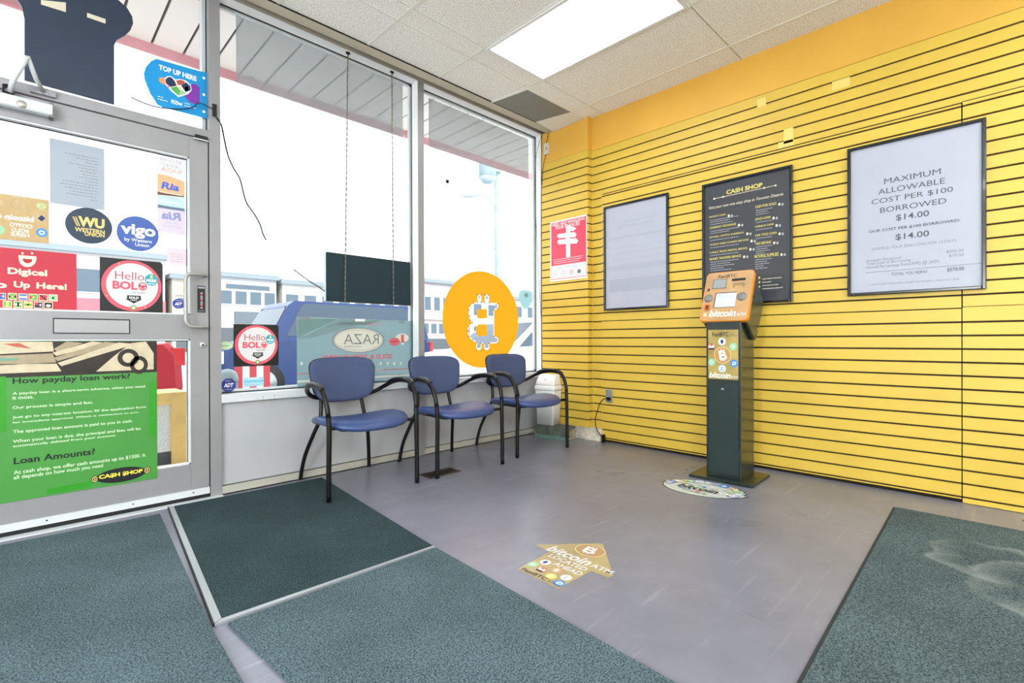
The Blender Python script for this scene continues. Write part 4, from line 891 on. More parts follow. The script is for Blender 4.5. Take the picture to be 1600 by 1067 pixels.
# ---------------------------------------------------------------- things in the transom and on the shop windows
TP = Plane('front', 3.394)
BB = mat('board_back_navy', '#27344A', .4, var=.08, vscale=4)
o = sheet('shaped_sign_board', 'large dark shaped sign board seen from behind, in the window above the door', 'sign', TP, [(38, 126), (178, 164), (178, 72), (182, 64), (195, 57), (203, 49), (207.5, 38), (206, 27), (198, 14), (186, 3), (170, -6), (120, -22), (30, -44), (26, 0), (34, 12), (38, 30)], BB, .012)
ik = Ink(over(TP, .012)); CT = mat('cream_tape', '#D9D2BC', .5)
ik.poly([(64, 0), (103, 4), (103, 19), (64, 7)], CT).build('tape_strip', o, 'cream tape strip'); Ink(over(TP, .012)).poly([(136, 20), (165, 30), (165, 37), (136, 27)], CT).build('tape_strip', o, 'cream tape strip')
DTB = mat('poster_blue', '#1FA2E2', .45, soft=.35)
o = sheet('blue_shaped_poster', 'bright blue poster with rounded left end and a heart picture, above the door', 'poster', TP, [(244.2, 91.8), (323.5, 114.3), (323.5, 185.7), (255, 168), (246.4, 164), (234.6, 146.4), (226, 125), (224.5, 115), (227.9, 104.7), (235.7, 95.7)], DTB, .0016)
tf = over(TP, .0016); ik = Ink(tf)
ik.text('TOP UP HERE', 248, 108.7, 307, 119.4, I_W, .04, exact=True)
ik.ell(248, 133, 266, 121, mat('ink_peach', '#E59A62', .5), 24); PU = mat('ink_purple', '#7A2FA0', .5)
ik.poly([(300, 131), (306, 131.5), (312, 137), (312, 160), (306, 163), (297, 160), (290, 152), (287, 146)], PU); ik.lift()
ik.poly([(257, 122), (262, 118.8), (268, 119.2), (274, 124.4), (281, 123.4), (290, 125.5), (298, 133), (299.5, 141), (294, 147), (279, 152), (268, 143), (259, 133)], I_W); ik.lift()
for P_, m_ in (([(258.5, 124), (263, 120.4), (268, 121), (273, 127), (276, 134), (266, 136), (259, 130)], I_NAVY), ([(275, 126), (282, 124.6), (289, 127), (286, 133), (278, 133)], mat('ink_brick', '#B0503A', .5)), ([(266, 137), (276, 135), (282, 142), (279, 149.5), (270, 142)], I_G), ([(283, 134), (290, 128.5), (297, 134), (298, 141), (290, 144)], I_NAVY), ([(279, 149.5), (283, 141), (290, 145), (292, 146)], CG), ([(276, 134), (279, 138), (287, 144), (281, 136)], I_Y), ([(289, 135), (294, 135.5), (294, 142), (289, 142)], I_O), ([(259, 131), (266, 137), (263, 137)], I_R)): ik.poly(P_, m_)
ik.text('FLOW', 267.6, 161.4, 285, 161.6, I_W, .05, exact=True).greek(246.6, 156.2, 263, 157.4, I_W, 4).greek(288.5, 166.5, 306, 168.2, I_W, 7)
for x, y in ((246.6, 150.5), (267.6, 156), (288.6, 161)): ik.greek(x, y + .8, x + 10, y + 1.8, I_W, int(x))
for y in (122, 148, 174.6): ik.ell(316.2, y + 2.3, 320.6, y - 2.3, I_W, 18)
ik.build('lettering', o)
MBK = mat('black_wire', '#15161a', .5)
wr_ = MB()
p1 = [PY(px, py, 3.372) for px, py in ((205, 152), (225, 161), (245, 167), (270, 170), (292, 169.6), (303, 166.6), (311, 160.6))] + [PY(326, 167, 3.345), PY(334, 171, 3.340)]
wr_.tube(smooth_path(p1), .003, MBK, 6)
p2 = [PY(336, 180, 3.340), PY(340, 186, 3.340), PY(346, 196, 3.36), PY(350, 215, 3.405), PY(356, 242, 3.41), PY(365, 263, 3.405), PY(375, 280, 3.40), PY(384, 314, 3.395), PY(397, 334, 3.385), PY(406, 350, 3.38), (PY(411, 366, 3.375)), PY(416, 375, 3.37)]
wr_.tube(smooth_path(p2), .0046, MBK, 6)
o = wr_.build('loose_wire', None, 'loose black wire clipped to the door post and dangling over the window', None, 'wire')
a, b = PY(331.5, 181, 3.347), PY(338, 164.5, 3.347); MB().box(a.x, b.x, 3.336, 3.3475, a.z, b.z, BLK).build('clip', o)
GPn = Plane('front', G + .0018); gfn = over(GPn, .0012)
FILM = mat('tinted_mesh_film', '#99A4AB', .6, trans=.52)
for r_, lb in (((369, 129, 629, 132), 'grey see-through film strip across the top of the wide middle window'), ((670, 229, 825.6, 217.5), 'grey see-through film strip across the top of the right window')):
    sheet('window_film', lb, 'window film', GPn, uvrect(GPn, *r_), FILM, .0008, False)
# translucent top-up poster, print seen from its back
RZ = mat('poster_teal_film', '#7F9CA2', .5, var=.05, vscale=3, soft=.6, trans=.12); 
o = sheet('card_poster', 'faded teal phone-card poster with reversed lettering in the middle window', 'poster', GPn, uvrect(GPn, 464, 604, 643.5, 501.5), RZ, .001, False)
ik = Ink(gfn); FR = mat('ink_faded_red', '#D9606E', .5, soft=.25); FG = mat('ink_faded_grey', '#74767F', .5, soft=.2); FC = mat('ink_faded_cream', '#E6E1D2', .5, soft=.3); FS = mat('poster_teal_light', '#94ACAC', .5, soft=.6, trans=.1)
ik.poly([(465, 495), (530, 497.6), (470, 525), (465, 530)], mat('poster_teal_greener', '#86A59D', .5, soft=.6, trans=.12)).poly([(534, 498), (600, 500), (470, 531), (470, 528)], FS)
ik.text('INTERNATIONAL', 528, 508.4, 596, 503.6, FR, .0, 0, True)
ik.ell(519.4, 550, 600.2, 512.6, FC, 48); ik.lift().ell(519, 551, 600.6, 512, FG, 48, inner=.95)
ik.lift().ell(522, 547.5, 597.5, 515, FG, 48, inner=.98); ik.lift().text('RAZA', 537, 537.6, 591.6, 522, FG, -.008, 0, True).text('keep talking', 538, 543, 564, 539.6, FG, 0, .2, True)
ik.text('SOLD & TOP UP HERE!', 504, 563.4, 612.6, 552.6, FR, .03, 0, True)
ik.ell(618, 535, 638.5, 521, FC, 24).poly([(626, 534), (632, 533), (630, 540)], FC); ik.lift().ell(607.6, 540, 624.6, 527.6, FR, 24).text('1', 626.5, 534, 631, 523, FR, .05, 0, True).greek(611, 534.4, 621, 532.6, FC)
ik.rect(464.6, 583.6, 643, 576, FR).rect(464.6, 598, 643, 584, FC); ik.lift()
ik.greek(578, 578.4, 600, 577, FC)
for x in (583, 594.5, 605.5, 615.5, 471): ik.poly([(x - 2.5, 568), (x, 564.8), (x + 2.5, 568), (x, 571)], FC)
ik.rect(624.5, 570.5, 627.5, 565, FC)
ik.ell(579.5, 587.4, 584.5, 582.6, FG, 14)
for x0, x1 in ((587, 596), (598, 604), (606, 616), (619, 634)): ik.greek(x0, 586.4, x1, 583.4, FG, x0)
ik.build('lettering', o)
for x0, x1, y in ((465.5, 485, 496), (555, 570, 498.5), (623, 632, 501.5)): Ink(gfn, d0=.002).rect(x0, y + 3.5, x1, y, mat('grey_tape', '#7F888C', .4) if x0 != 555 else I_W).build('tape_piece', o)
# round coin decal with the currency sign cut out, seen from its back
cu = bpy.data.curves.new('coin', 'CURVE'); cu.dimensions = '2D'; cu.fill_mode = 'BOTH'
def spl(P):
    s_ = cu.splines.new('POLY'); s_.points.add(len(P) - 1); s_.use_cyclic_u = True
    for k_, p in enumerate(P): s_.points[k_].co = (p[0], p[1], 0, 1)
cq = lambda L: [GPn.uv(655 + x / 5.333, 400 + y / 5.333) for x, y in L]
BO = [(655, 395), (655, 440), (622, 448), (622, 672), (655, 676), (655, 724), (582, 726), (582, 780), (540, 780), (540, 728), (515, 727), (515, 780), (476, 780), (476, 718), (440, 702), (414, 670), (403, 625), (408, 585), (424, 566), (445, 556), (425, 535), (414, 500), (411, 450), (424, 412), (448, 392), (485, 384), (485, 325), (515, 325), (515, 384), (545, 386), (545, 325), (580, 325), (580, 390)]
spl(ellpts(*GPn.uv(691.5, 578), *GPn.uv(809.5, 431), 72)); spl(cq(BO))
spl(cq([(562, 442), (566, 518), (500, 522), (484, 510), (478, 480), (484, 452), (500, 442)])); spl(cq([(560, 568), (566, 662), (492, 668), (478, 650), (472, 620), (478, 590), (492, 570)]))
co = bpy.data.objects.new('coin', cu); C.objects.link(co); bpy.context.view_layer.update()
me = bpy.data.meshes.new_from_object(co.evaluated_get(bpy.context.evaluated_depsgraph_get()))
k_ = MB(); CO_ = mat('coin_orange_vinyl', '#F79A20', .45, soft=.9)
k_.add([GPn.P(v.co.x, v.co.y, .001) for v in me.vertices], [tuple(p.vertices) for p in me.polygons], CO_)
bpy.data.objects.remove(co)
o = k_.build('coin_decal', None, 'big round orange coin decal with cut-out currency letter on the right window', None, 'decal')
sm_ = o.modifiers.new('thickness', 'SOLIDIFY'); sm_.thickness = .0008
bord = cq(BO); bm_ = MB(); cx = sum(p[0] for p in bord) / len(bord); cy = sum(p[1] for p in bord) / len(bord)
for i in range(len(bord)):
    p, q_ = bord[i], bord[(i + 1) % len(bord)]; d = Vector((q_[0] - p[0], q_[1] - p[1])); n_ = Vector((-d.y, d.x)).normalized() * .006; d = d.normalized() * .006
    bm_.add([GPn.P(p[0] - d.x + n_.x, p[1] - d.y + n_.y, .0024), GPn.P(q_[0] + d.x + n_.x, q_[1] + d.y + n_.y, .0024), GPn.P(q_[0] + d.x - n_.x, q_[1] + d.y - n_.y, .0024), GPn.P(p[0] - d.x - n_.x, p[1] - d.y - n_.y, .0024)], [(0, 1, 2, 3)], mat('decal_white_edge', '#FFFFFF', .5, soft=.9))
bm_.build('white_edge', o, 'white outline of the letter')
TE = mat('sticker_teal_film', '#93BCC0', .5, soft=.8, trans=.1)
o = sheet('shield_sticker', 'pale teal shield sticker at the right edge of the right window', 'sticker', GPn, [(655 + x / 5.333, 400 + y / 5.333) for x, y in ((828, 320), (836, 295), (856, 284), (915, 285), (940, 300), (944, 330), (930, 395), (905, 435), (885, 442), (862, 428), (836, 370))], TE, .001)
Ink(gfn).ell(819, 464.5, 825.5, 457.5, mat('ink_teal_grey', '#8FA0A2', .5, soft=.3), 16).build('emblem', o)
sheet('black_label', 'tiny black label stuck on the upper right window', 'label', GPn, [(696.4, 280.6), (702, 281.2), (700.8, 286.8), (697, 286)], BLK, .001)
a, b = GPn.uv(365, 573), GPn.uv(435, 507.5); bolo(GPn, (a[0], a[1], b[0], b[1]), 'hello_sticker', 'square black sticker with a coral ring, low on the left of the middle window', None)
adt(GPn, 357, 601.6, .044, 'blue octagonal sticker in the lower left corner of the middle window')
o = sheet('teal_notice', 'small pale teal notice at the bottom of the middle window', 'sticker', GPn, uvrect(GPn, 380, 604.5, 412, 588.6), TS, .001, False)
ik = Ink(gfn); ik.rect(380.5, 598, 412, 593, mat('ink_teal_band', '#8FD0E2', .5, soft=.8)).greek(388, 592, 405, 590.2, I_W, 2).greek(384, 601.6, 408, 600.2, I_LG, 5); ik.build('lettering', o)
o = sheet('oval_sticker', 'pale green oval sticker at the left edge of the middle window', 'sticker', GPn, ellpts(*GPn.uv(338, 547), *GPn.uv(365, 533)), mat('sticker_pale_green', '#C4D8B4', .5, soft=.8), .001, False)
Ink(gfn).ell(338, 547, 365, 533, FG, 40, inner=.93).greek(343, 543, 360, 537.5, mat('ink_leaf', '#8FB06E', .5), 3).build('lettering', o)
# hanging screen
tv = thing('hanging_screen', 'flat black screen hung on two chains inside the middle window', 'screen', (1.845, 3.36, 1.208))
MB().rbox(1.500, 2.190, 3.352, 3.378, 1.208, 1.552, .006, mat('screen_bezel', '#1a1f26', .45), 'y').build('bezel', tv, bevel=.002)
MB().box(1.507, 2.183, 3.3505, 3.353, 1.216, 1.545, mat('screen_glass', '#1B313B', .6, spec=.3)).build('screen_panel', tv)
MB().box(1.4965, 1.5005, 3.352, 3.380, 1.210, 1.550, mat('screen_sunlit_side', '#9FC3D2', .3, .2)).build('side_edge', tv, 'side edge with sunlight painted in pale blue')  # pale blue stands for sunlight on the screen's edge
CH = mat('chain_steel', '#77756f', .4, .4)
MB().tube(smooth_path([PY(459, 421, 3.40), PY(472, 431, 3.40), PY(486, 441, 3.395), PY(498, 448, 3.385), PY(509, 457, 3.372)]), .0042, mat('screen_cable', '#4a3030', .5), 8).build('cable', tv)
for xt, xb in ((1.664, 1.634), (2.022, 2.028)):
    q = MB(); n = 90
    for k_ in range(n):
        t_ = k_ / (n - 1); x = xt + (xb - xt) * t_; z = 2.985 + (1.222 - 2.985) * t_; y = 3.345 - .003
        if k_ % 2: q.box(x - .005, x + .005, y - .0014, y + .0014, z - .0115, z + .0115, CH)
        else: q.box(x - .0016, x + .0016, y - .005, y + .005, z - .0115, z + .0115, CH)
    q.box(xt - .013, xt + .013, 3.334, 3.3478, 2.985, 2.999, BLK).tube([(xt, 3.342, 2.975), (xt, 3.334, 2.985), (xt, 3.342, 2.99)], .002, BLK, 6)
    q.build('chain', tv)

# ---------------------------------------------------------------- floor decals
fp_ = Plane('floor', .0004)
AR = mat('floor_decal_tan', '#A3926A', .35, var=.16, vscale=6)
o = sheet('arrow_floor_decal', 'tan arrow-shaped coin machine sticker on the concrete floor', 'floor decal', fp_, [(-1.514, 1.655), (-1.495, 1.675), (-1.325, 1.865), (-1.30, 1.868), (-1.10, 1.648), (-1.105, 1.622), (-1.187, 1.620), (-1.187, 1.417), (-1.409, 1.425), (-1.424, 1.64), (-1.50, 1.645)], AR, .0006, False)
ik = Ink(over(fp_, .0006), False, .0003); DW = mat('ink_decal_white', '#CBCAD0', .4)
ik.ell(-1.375, 1.715, -1.235, 1.835, mat('decal_orange', '#A98660', .4), 32); ik.lift(.0002).ell(-1.375, 1.715, -1.235, 1.835, mat('ink_decal_cream', '#D8CDA6', .4), 32, inner=.95).coin(-1.338, 1.735, -1.272, 1.815, DW, shear=-.1)
ik.text('bitcoin', -1.452, 1.640, -1.225, 1.705, DW, .025, .2).text('ATM', -1.218, 1.648, -1.115, 1.682, DW, .02).text('LOCATED', -1.40, 1.598, -1.205, 1.632, DW, .015).text('AHEAD', -1.335, 1.553, -1.195, 1.586, DW, .015)
for x, y, r, m_, kd in ((-1.392, 1.498, .022, CG, 'd'), (-1.368, 1.548, .023, CTOP, 'eth'), (-1.335, 1.487, .023, CRU, 'xmr'), (-1.288, 1.525, .023, mat('coin_orange_dull', '#C39468', .4), 'btc'), (-1.272, 1.472, .023, CYL, 'd'), (-1.222, 1.505, .023, CGR, 'ltc'), (-1.213, 1.452, .024, CB_, 'dash')): coin_icon(ik, x, y, r, m_, kd)
ik.text('FastBTC', -1.395, 1.428, -1.265, 1.452, mat('ink_decal_dark', '#3b3129', .4), .03).text('ATM.ca', -1.258, 1.428, -1.195, 1.446, mat('ink_decal_dark', '#3b3129', .4))
ik.build('lettering', o)

R_ = random.Random(4); cxo, cyo = -1.352, 3.012; P_ = []
for k_ in range(64):
    an = 2 * math.pi * k_ / 64; j = 1 + (.035 * math.sin(k_ * 2.1) if (math.sin(an) > -.1) else 0) + (.06 if k_ in (0, 1, 63, 31, 32) else 0)
    P_.append((cxo + .245 * j * math.cos(an) + .03 * math.sin(an), cyo + .172 * j * math.sin(an)))
o = sheet('oval_floor_decal', 'pale oval coin sticker with black edge on the floor in front of the kiosk', 'floor decal', fp_, P_, mat('decal_black_edge', '#23242A', .4), .0006, False)
ik = Ink(over(fp_, .0006), False, .0003)
ik.poly([(cxo + (x - cxo) * .965, cyo + (y - cyo) * .965) for x, y in P_], mat('decal_pale_mint', '#BFC7C3', .35, var=.12, vscale=30)); ik.lift()
DCOL = [mat('coin_lilac', '#A9A8D2', .4), CGR, CTOP, CG, CYL, mat('coin_peach', '#D9B79A', .4), CB_]
for k_ in range(15):
    an = rad(-12 + 204 * k_ / 14); x, y = cxo + .205 * math.cos(an) + .03 * math.sin(an), cyo + .135 * math.sin(an); r = .026 + .008 * (k_ % 3 == 0)
    ik.ell(x - r, y - r, x + r, y + r, I_DG, 20); ik.lift(.0002).ell(x - r * .9, y - r * .9, x + r * .9, y + r * .9, DCOL[k_ % 7], 20); ik.lift(.0002).ell(x - r * .4, y - r * .5, x + r * .4, y + r * .5, (I_W, I_LG)[k_ % 2], 10, inner=.5); ik.d -= .0002
ik.lift(.0004)
for k_ in range(9):
    x, y = cxo - .16 + .04 * k_, cyo + .035 + .02 * math.sin(k_ * 3); r = .014; ik.ell(x - r, y - r, x + r, y + r, DCOL[(k_ * 3 + 1) % 7], 14)
ik.text('bitcoin', cxo - .14, cyo - .066, cxo + .11, cyo + .008, I_K, .012, .2).text('ATM', cxo + .115, cyo - .055, cxo + .185, cyo - .022, I_W, .03)
ik.greek(cxo - .12, cyo - .085, cxo - .03, cyo - .075, I_B, 3).greek(cxo - .08, cyo - .115, cxo + .07, cyo - .105, I_DG, 5)
ik.rect(cxo - .0, cyo - .09, cxo + .02, cyo - .07, I_R)
ik.build('lettering', o)
# ---------------------------------------------------------------- outside
PAVE = mat('pale_pavement', '#CFCBC4', .8, var=.06, vscale=1.2); ASPH = mat('asphalt', '#8D8D91', .85, var=.05, vscale=.6)  # pavement has one pale base tone, slightly varied
struct('sidewalk', MB().box(-20, 40, S + .12, 7.6, -.25, -.03, PAVE), label='pale pavement outside the shop front')
struct('road', MB().box(-40, 90, 7.6, 32, -.4, -.16, ASPH).box(-40, 90, 32, 70, -.4, -.03, PAVE), label='grey street outside')
aw = thing('awning', None, None, (1, 4, 3.2), kind='structure')
SOF = mat('white_soffit', '#FAFAF8', .5)
q = MB()
x = -4.0
while x < 6.2:
    q.box(x, x + .187, YO + .02, 4.60, 3.20, 3.215, SOF); x += .205
q.box(-4, 6.2, YO + .02, 4.62, 3.215, 3.24, mat('soffit_gap', '#4d4d4d', .6)); q.build('soffit', aw)
FAS = mat('red_fascia', '#E2A2AC', .5)
MB().box(-4, 6.2, 4.60, 4.63, 3.13, 3.30, FAS).build('fascia', aw)
MB().box(-4, 6.2, YO + .0, YO + .02, 3.12, 3.24, ALU2).build('wall_flashing', aw)
# car builder: front towards -X
TYR = mat('tyre_rubber', '#1b1c1f', .8); RIM = mat('wheel_rim', '#B9BCC0', .3, .7); CGL = mat('car_glass', '#3E4C5C', .25, spec=.3)
def loft(mb, rows, m, smooth=False): return mb.grid(rows, m, close_u=True, caps=True, smooth=smooth)
def car(name, label, loc, body, cabin, wd, paint, wheels, wr_, lamps=(), rz=0, extra=None):
    t = thing(name, label, 'car', loc, rz); WL[t.name] = Vector((0, 0, 0)); k_ = len(body)
    def side(P, w_, s_=1, zc=.6): return [(x * s_, w_, zc + (z - zc) * s_) for x, z in P]
    h = wd / 2
    cxm = sum(p[0] for p in body) / k_
    def sc(P, s_, w_): return [(cxm + (x - cxm) * s_, w_, .6 + (z - .6) * s_) for x, z in P]
    loft(MB(), [sc(body, .955, -h), sc(body, .99, -h + .04), sc(body, 1, -h + .12), sc(body, 1, h - .12), sc(body, .99, h - .04), sc(body, .955, h)], paint).build('body', t, local=True)
    zb = min(z for x, z in cabin); zt = max(z for x, z in cabin)
    def inset(w_): return [(x, (h - .06 - .17 * (z - zb) / (zt - zb)) * w_, z) for x, z in cabin]
    loft(MB(), [inset(-1), inset(1)], paint).build('cabin', t, local=True)
    def shrink(P, s_): cx = sum(p[0] for p in P) / len(P); cz = sum(p[1] for p in P) / len(P); return [(cx + (x - cx) * s_, cz + (z - cz) * s_) for x, z in P]
    gw = shrink(cabin, .84)
    for sgn in (-1, 1):
        P = [(x, sgn * (h - .06 - .17 * (z - zb) / (zt - zb) + .004), z) for x, z in gw]
        MB().prism(P, (0, sgn * .004, 0), CGL).build('side_window', t, local=True)
    a, b = cabin[0], cabin[1]; y0, y1 = h - .14, h - .24
    n_ = Vector((-(b[1] - a[1]), 0, (b[0] - a[0]))).normalized() * .008
    f = lambda p, tt: (a[0] + (b[0] - a[0]) * tt + n_.x, p, a[1] + (b[1] - a[1]) * tt + n_.z)
    MB().prism([f(-y0, .08), f(y0, .08), f(y1, .92), f(-y1, .92)], n_ * .5, CGL).build('windscreen', t, local=True)
    for wx in wheels:
        for sgn in (-1, 1):
            q = MB().cyl((wx, sgn * (h - .20), wr_), (wx, sgn * (h + .01), wr_), wr_, TYR, 28); o_ = q.build('wheel', t, local=True)
            MB().cyl((wx, sgn * (h + .005), wr_), (wx, sgn * (h + .02), wr_), wr_ * .62, RIM, 20).build('hubcap', o_, local=True)
    for nm, x0, x1, z0, z1, m_ in lamps:
        for sgn in (-1, 1):
            ya, yb2 = sorted((sgn * (h - .34), sgn * (h - .01))); MB().box(x0, x1, ya, yb2, z0, z1, m_).build(nm, t, local=True)
    if extra: extra(t)
    return t
RL = mat('tail_lamp_red', '#D9343B', .2, coat=.5); HLM = mat('head_lamp', '#E9EEF2', .1)
BLU = mat('car_blue', '#2B3D68', .35, spec=.3); REDP = mat('car_red', '#B82C3C', .35, spec=.3); WHP = mat('car_white', '#E9EBEE', .25, coat=.5)
def rack(t):
    q = MB()
    for s_ in (-1, 1): q.tube([(.05, s_ * .62, 1.70), (.1, s_ * .62, 1.74), (2.4, s_ * .62, 1.74), (2.5, s_ * .62, 1.70)], .015, mat('rack_black', '#2b2f36', .5), 6)
    q.build('roof_rail', t, local=True)
car('blue_car', 'dark blue boxy car parked in the street behind the middle window', (3.35, 9.95, -.16),
    [(-1.05, .45), (-1.08, .75), (-1.0, 1.02), (-.15, 1.12), (3.05, 1.14), (3.12, .9), (3.12, .42), (2.75, .30), (-.9, .30)],
    [(-.28, 1.10), (.08, 1.74), (.2, 1.83), (2.7, 1.83), (2.95, 1.74), (3.06, 1.12)], 1.82, BLU, (-.42, 2.35), .36,
    (('head_lamp', -1.075, -1.02, .72, .92, HLM), ('tail_lamp', 3.06, 3.14, .75, 1.05, RL)), 0, rack)
car('red_car', 'red car parked by the pavement, its tail showing through the lower door glass', (-2.9, 6.9, -.10),
    [(-.05, .35), (-.1, .62), (.1, .80), (1.1, .92), (3.3, .96), (3.98, 1.02), (4.08, .9), (4.10, .55), (4.05, .34), (3.6, .26), (.4, .24)],
    [(1.0, .9), (1.75, 1.40), (1.95, 1.44), (2.9, 1.42), (3.1, 1.38), (3.75, 1.0)], 1.72, REDP, (.75, 3.35), .31,
    (('tail_lamp', 3.98, 4.10, .78, .96, RL), ('head_lamp', -.09, .0, .58, .74, HLM)))
car('white_car', 'white car parked beyond the right window, its bonnet low beside the coin decal', (4.72, 6.62, -.10),
    [(-.05, .35), (-.1, .62), (.1, .78), (1.15, .90), (3.4, .95), (4.2, .93), (4.32, .8), (4.32, .4), (3.9, .26), (.4, .24)],
    [(.98, .86), (1.80, 1.38), (2.0, 1.43), (2.9, 1.42), (3.2, 1.36), (3.9, .95)], 1.74, WHP, (.75, 3.4), .31,
    (('tail_lamp', 4.25, 4.33, .7, .9, RL), ('head_lamp', -.09, .02, .58, .74, HLM)))
# planter bench with a yellow timber frame
pb = thing('planter_box', 'yellow framed planter box with a speckled grey panel outside the door', 'planter', (.35, 4.75, -.03))
YW = mat('planter_yellow', '#F3CB80', .6, var=.12, vscale=8); SPK2 = mat('speckled_concrete', '#EFEFF3', .8, var=.12, vscale=90)
MB().box(-.40, .92, 4.6, 5.0, .44, .53, YW).build('top_rail', pb)
for x in (-.40, .82): MB().box(x, x + .10, 4.602, 5.0, -.03, .44, YW).build('post', pb)
MB().box(-.30, .82, 4.63, 4.97, .07, .44, SPK2).build('panel', pb); MB().box(-.30, .82, 4.63, 4.97, -.03, .07, mat('planter_dark_base', '#5C5C63', .8, var=.3, vscale=12)).build('base', pb)
# bin and barrier on the pavement
sbn = thing('street_bin', 'rounded grey street bin outside, low in the left of the middle window', 'bin', (1.46, 5.55, -.03))
MB().cyl((1.46, 5.55, -.03), (1.46, 5.55, .52), .095, mat('bin_grey', '#76878B', .6), 24).build('bin_body', sbn)
MB().grid([[(1.46 + r * math.cos(2 * math.pi * k_ / 24), 5.55 + r * math.sin(2 * math.pi * k_ / 24), z) for k_ in range(24)] for r, z in ((.1, .52), (.1, .56), (.085, .61), (.05, .64), (.01, .65))], mat('bin_grey_lid', '#82939a', .5), close_u=True, caps=True).build('bin_lid', sbn)
br = thing('street_barrier', 'red and white striped barrier on the pavement behind the low black sticker', 'barrier', (1.75, 5.8, -.03))
q = MB()
for k_ in range(5): q.box(1.60 + k_ * .07, 1.67 + k_ * .07, 5.79, 5.82, .10, .66, (mat('barrier_red', '#D9505C', .5), mat('barrier_white', '#EFEFEF', .5))[k_ % 2])
q.build('striped_board', br)
for x in (1.64, 1.90): MB().box(x - .015, x + .015, 5.70, 5.90, -.03, .10, BLK).build('foot', br)
# pole, lamp and wires
up = thing('utility_pole', 'grey utility pole with a transformer and street lamp outside the right window', 'pole', (7.58, 8.05, -.16))
PW = mat('weathered_pole', '#9FB3BB', .8, var=.15, vscale=6)
MB().cyl((7.62, 8.05, -.16), (7.52, 8.05, 7.5), .105, PW, 16, .09).build('post', up)
MB().cyl((7.15, 7.95, 4.45), (7.15, 7.95, 5.25), .19, PW, 20).cyl((7.15, 7.95, 4.34), (7.15, 7.95, 4.45), .11, PW, 16, .19).box(7.15, 7.55, 7.92, 7.98, 4.65, 4.72, PW).build('transformer', up)
MB().tube(smooth_path([(7.53, 8.02, 3.85), (7.2, 7.98, 4.0), (6.9, 7.95, 4.06)]), .018, PW, 8).build('lamp_arm', up)
MB().grid([[(6.68 + a + .0, 7.95 + b * math.cos(2 * math.pi * k_ / 16), 3.97 - a * -.25 + c_ * math.sin(2 * math.pi * k_ / 16)) for k_ in range(16)] for a, b, c_ in ((-.2, .01, .01), (-.17, .07, .035), (0, .10, .05), (.16, .06, .04), (.24, .02, .02))], mat('lamp_head_grey', '#A9B9C9', .5), close_u=True, caps=True).build('lamp_head', up)
WI = mat('overhead_wire', '#8d9096', .6)
for i, (y, za, zb) in enumerate(((12, 5.6, 5.5), (12.3, 4.4, 4.3), (12.6, 3.55, 3.5))):
    P = [(-6 + 26 * t / 16, y, za + (zb - za) * t / 16 - .35 * math.sin(math.pi * t / 16)) for t in range(17)]
    MB().tube(P, .007, WI, 5).build('overhead_wire', None, ('topmost', 'middle', 'lowest')[i] + ' of the thin overhead wires across the street', None, 'wire', 'overhead wires')
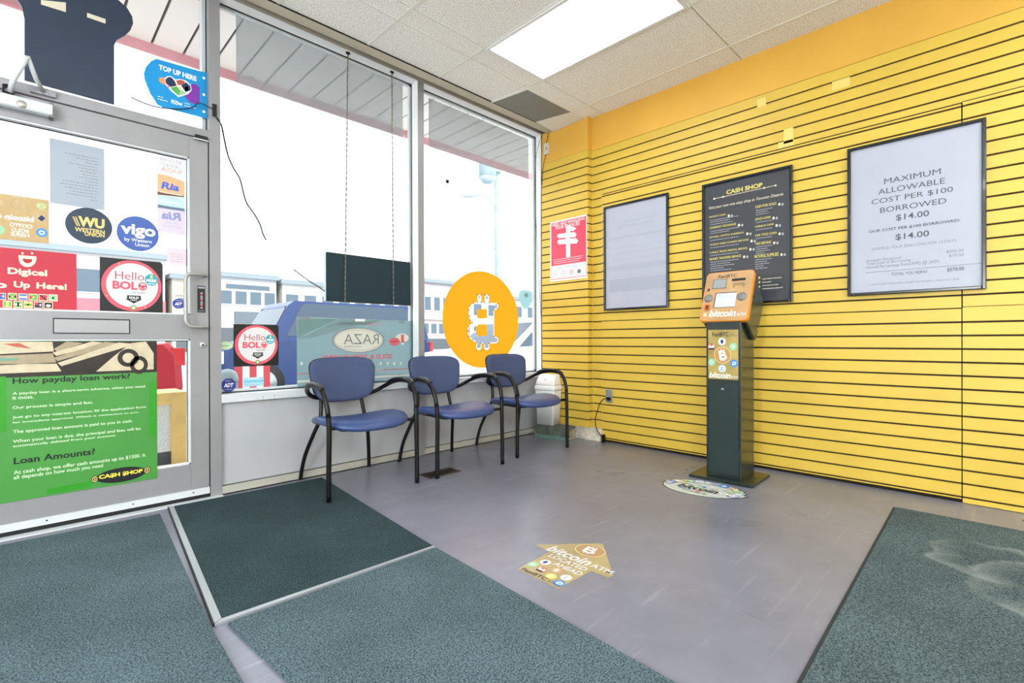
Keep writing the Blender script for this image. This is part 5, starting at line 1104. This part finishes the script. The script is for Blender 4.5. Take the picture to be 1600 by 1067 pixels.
# buildings across the street
BW = [mat('facade_white', '#B9B7B6', .8, var=.03), mat('facade_cream', '#B8B2AA', .8, var=.03), mat('facade_grey', '#A9ACB2', .8, var=.04), mat('facade_brick', '#A1989F', .8, var=.06, vscale=3)]
WN = mat('street_window', '#54626F', .4, spec=.3); WFM = mat('street_window_frame', '#B6BABD', .6); AWN = mat('shop_awning', '#7C8790', .7)
def building(label, x0, x1, y, h, fm, rows, ground=None, roof=None, sign=None, signtext=None):
    t = thing('street_building', label, 'building', ((x0 + x1) / 2, y + 4, -.03))
    MB().box(x0, x1, y, y + 8, -.03, h, fm).build('facade', t)
    MB().box(x0 - .15, x1 + .15, y - .25, y + 8, h, h + .35, roof or AWN).build('parapet', t)
    for z0, z1, n, gap in rows:
        wd = (x1 - x0) / n
        for k_ in range(n):
            a = x0 + wd * k_ + gap; b = x0 + wd * (k_ + 1) - gap
            f_ = MB().box(a - .08, b + .08, y - .06, y - .001, z0 - .08, z1 + .08, WFM).build('window', t); MB().box(a, b, y - .07, y - .061, z0, z1, WN).build('window_glass', f_)
    if ground:
        for a, b, z0, z1, m_ in ground: MB().box(a, b, y - .05, y - .001, z0, z1, m_).build('shopfront', t)
    if sign:
        a, b, z0, z1, m_ = sign; o_ = MB().box(a, b, y - .2, y - .001, z0, z1, m_).build('shop_sign', t)
        if signtext:
            tx, col = signtext; sp_ = Plane('front', y - .2); Ink(sp_, False, .004).text(tx, a + (b - a) * .1, z0 + (z1 - z0) * .25, b - (b - a) * .1, z0 + (z1 - z0) * .75, col, .02).build('lettering', o_)
DKS = mat('shop_dark', '#4A5058', .5); SGR = mat('sign_pinkish', '#A8606C', .6); SGY = mat('sign_pale_yellow', '#DCDCA8', .6); SGG = mat('sign_slate', '#59626d', .6)
building('low white building with a blue-grey roof edge seen through the door glass', -6, 6.8, 40, 6.4, BW[0], ((4.0, 5.4, 5, .6),), ((-5, 6, .2, 2.4, DKS),), mat('roof_blue_grey', '#7E8AA6', .6), (1, 6.8, 2.7, 3.6, SGR))
building('cream building with a pale yellow sign beside the door handle', 7.2, 9.6, 40, 5.2, BW[1], ((3.2, 3.9, 2, .3),), ((7.4, 9.4, .2, 1.9, DKS),), None, (7.3, 9.5, 4.1, 4.9, SGY), ('General', mat('sign_olive_letters', '#8F946A', .6)))
building('two storey pale building with shops, left part of the middle window', 9.95, 13.95, 40, 5.6, BW[2], ((3.65, 4.6, 4, .12), (4.75, 5.1, 1, .5)), ((10.0, 11.0, .2, 1.9, DKS), (11.2, 14, .2, 1.7, mat('shop_mid', '#6A727b', .5))), None, (11.0, 13.5, 2.25, 3.1, SGG))
building('long pale building behind the blue car and hanging screen', 14.4, 26, 40, 5.4, BW[0], ((3.7, 4.6, 8, .25),), ((14.8, 25.5, .2, 2.2, DKS),), None, (15, 25, 2.5, 3.3, SGG))
building('brick building with many windows at the left of the right window', 26.4, 33, 40, 6.6, BW[3], ((3.9, 5.2, 6, .2), (1.6, 2.6, 7, .15)), ((26.8, 32.6, .1, 1.1, DKS),), None, (26.6, 32.8, 3.0, 3.55, mat('sign_white', '#F1F1F1', .6)))
building('grey building partly hidden by the round coin decal', 33.4, 50, 40, 5.6, BW[2], ((3.6, 4.8, 8, .5),), ((34, 49, .2, 2.4, DKS),), None, (38, 46, 2.7, 3.4, SGG))
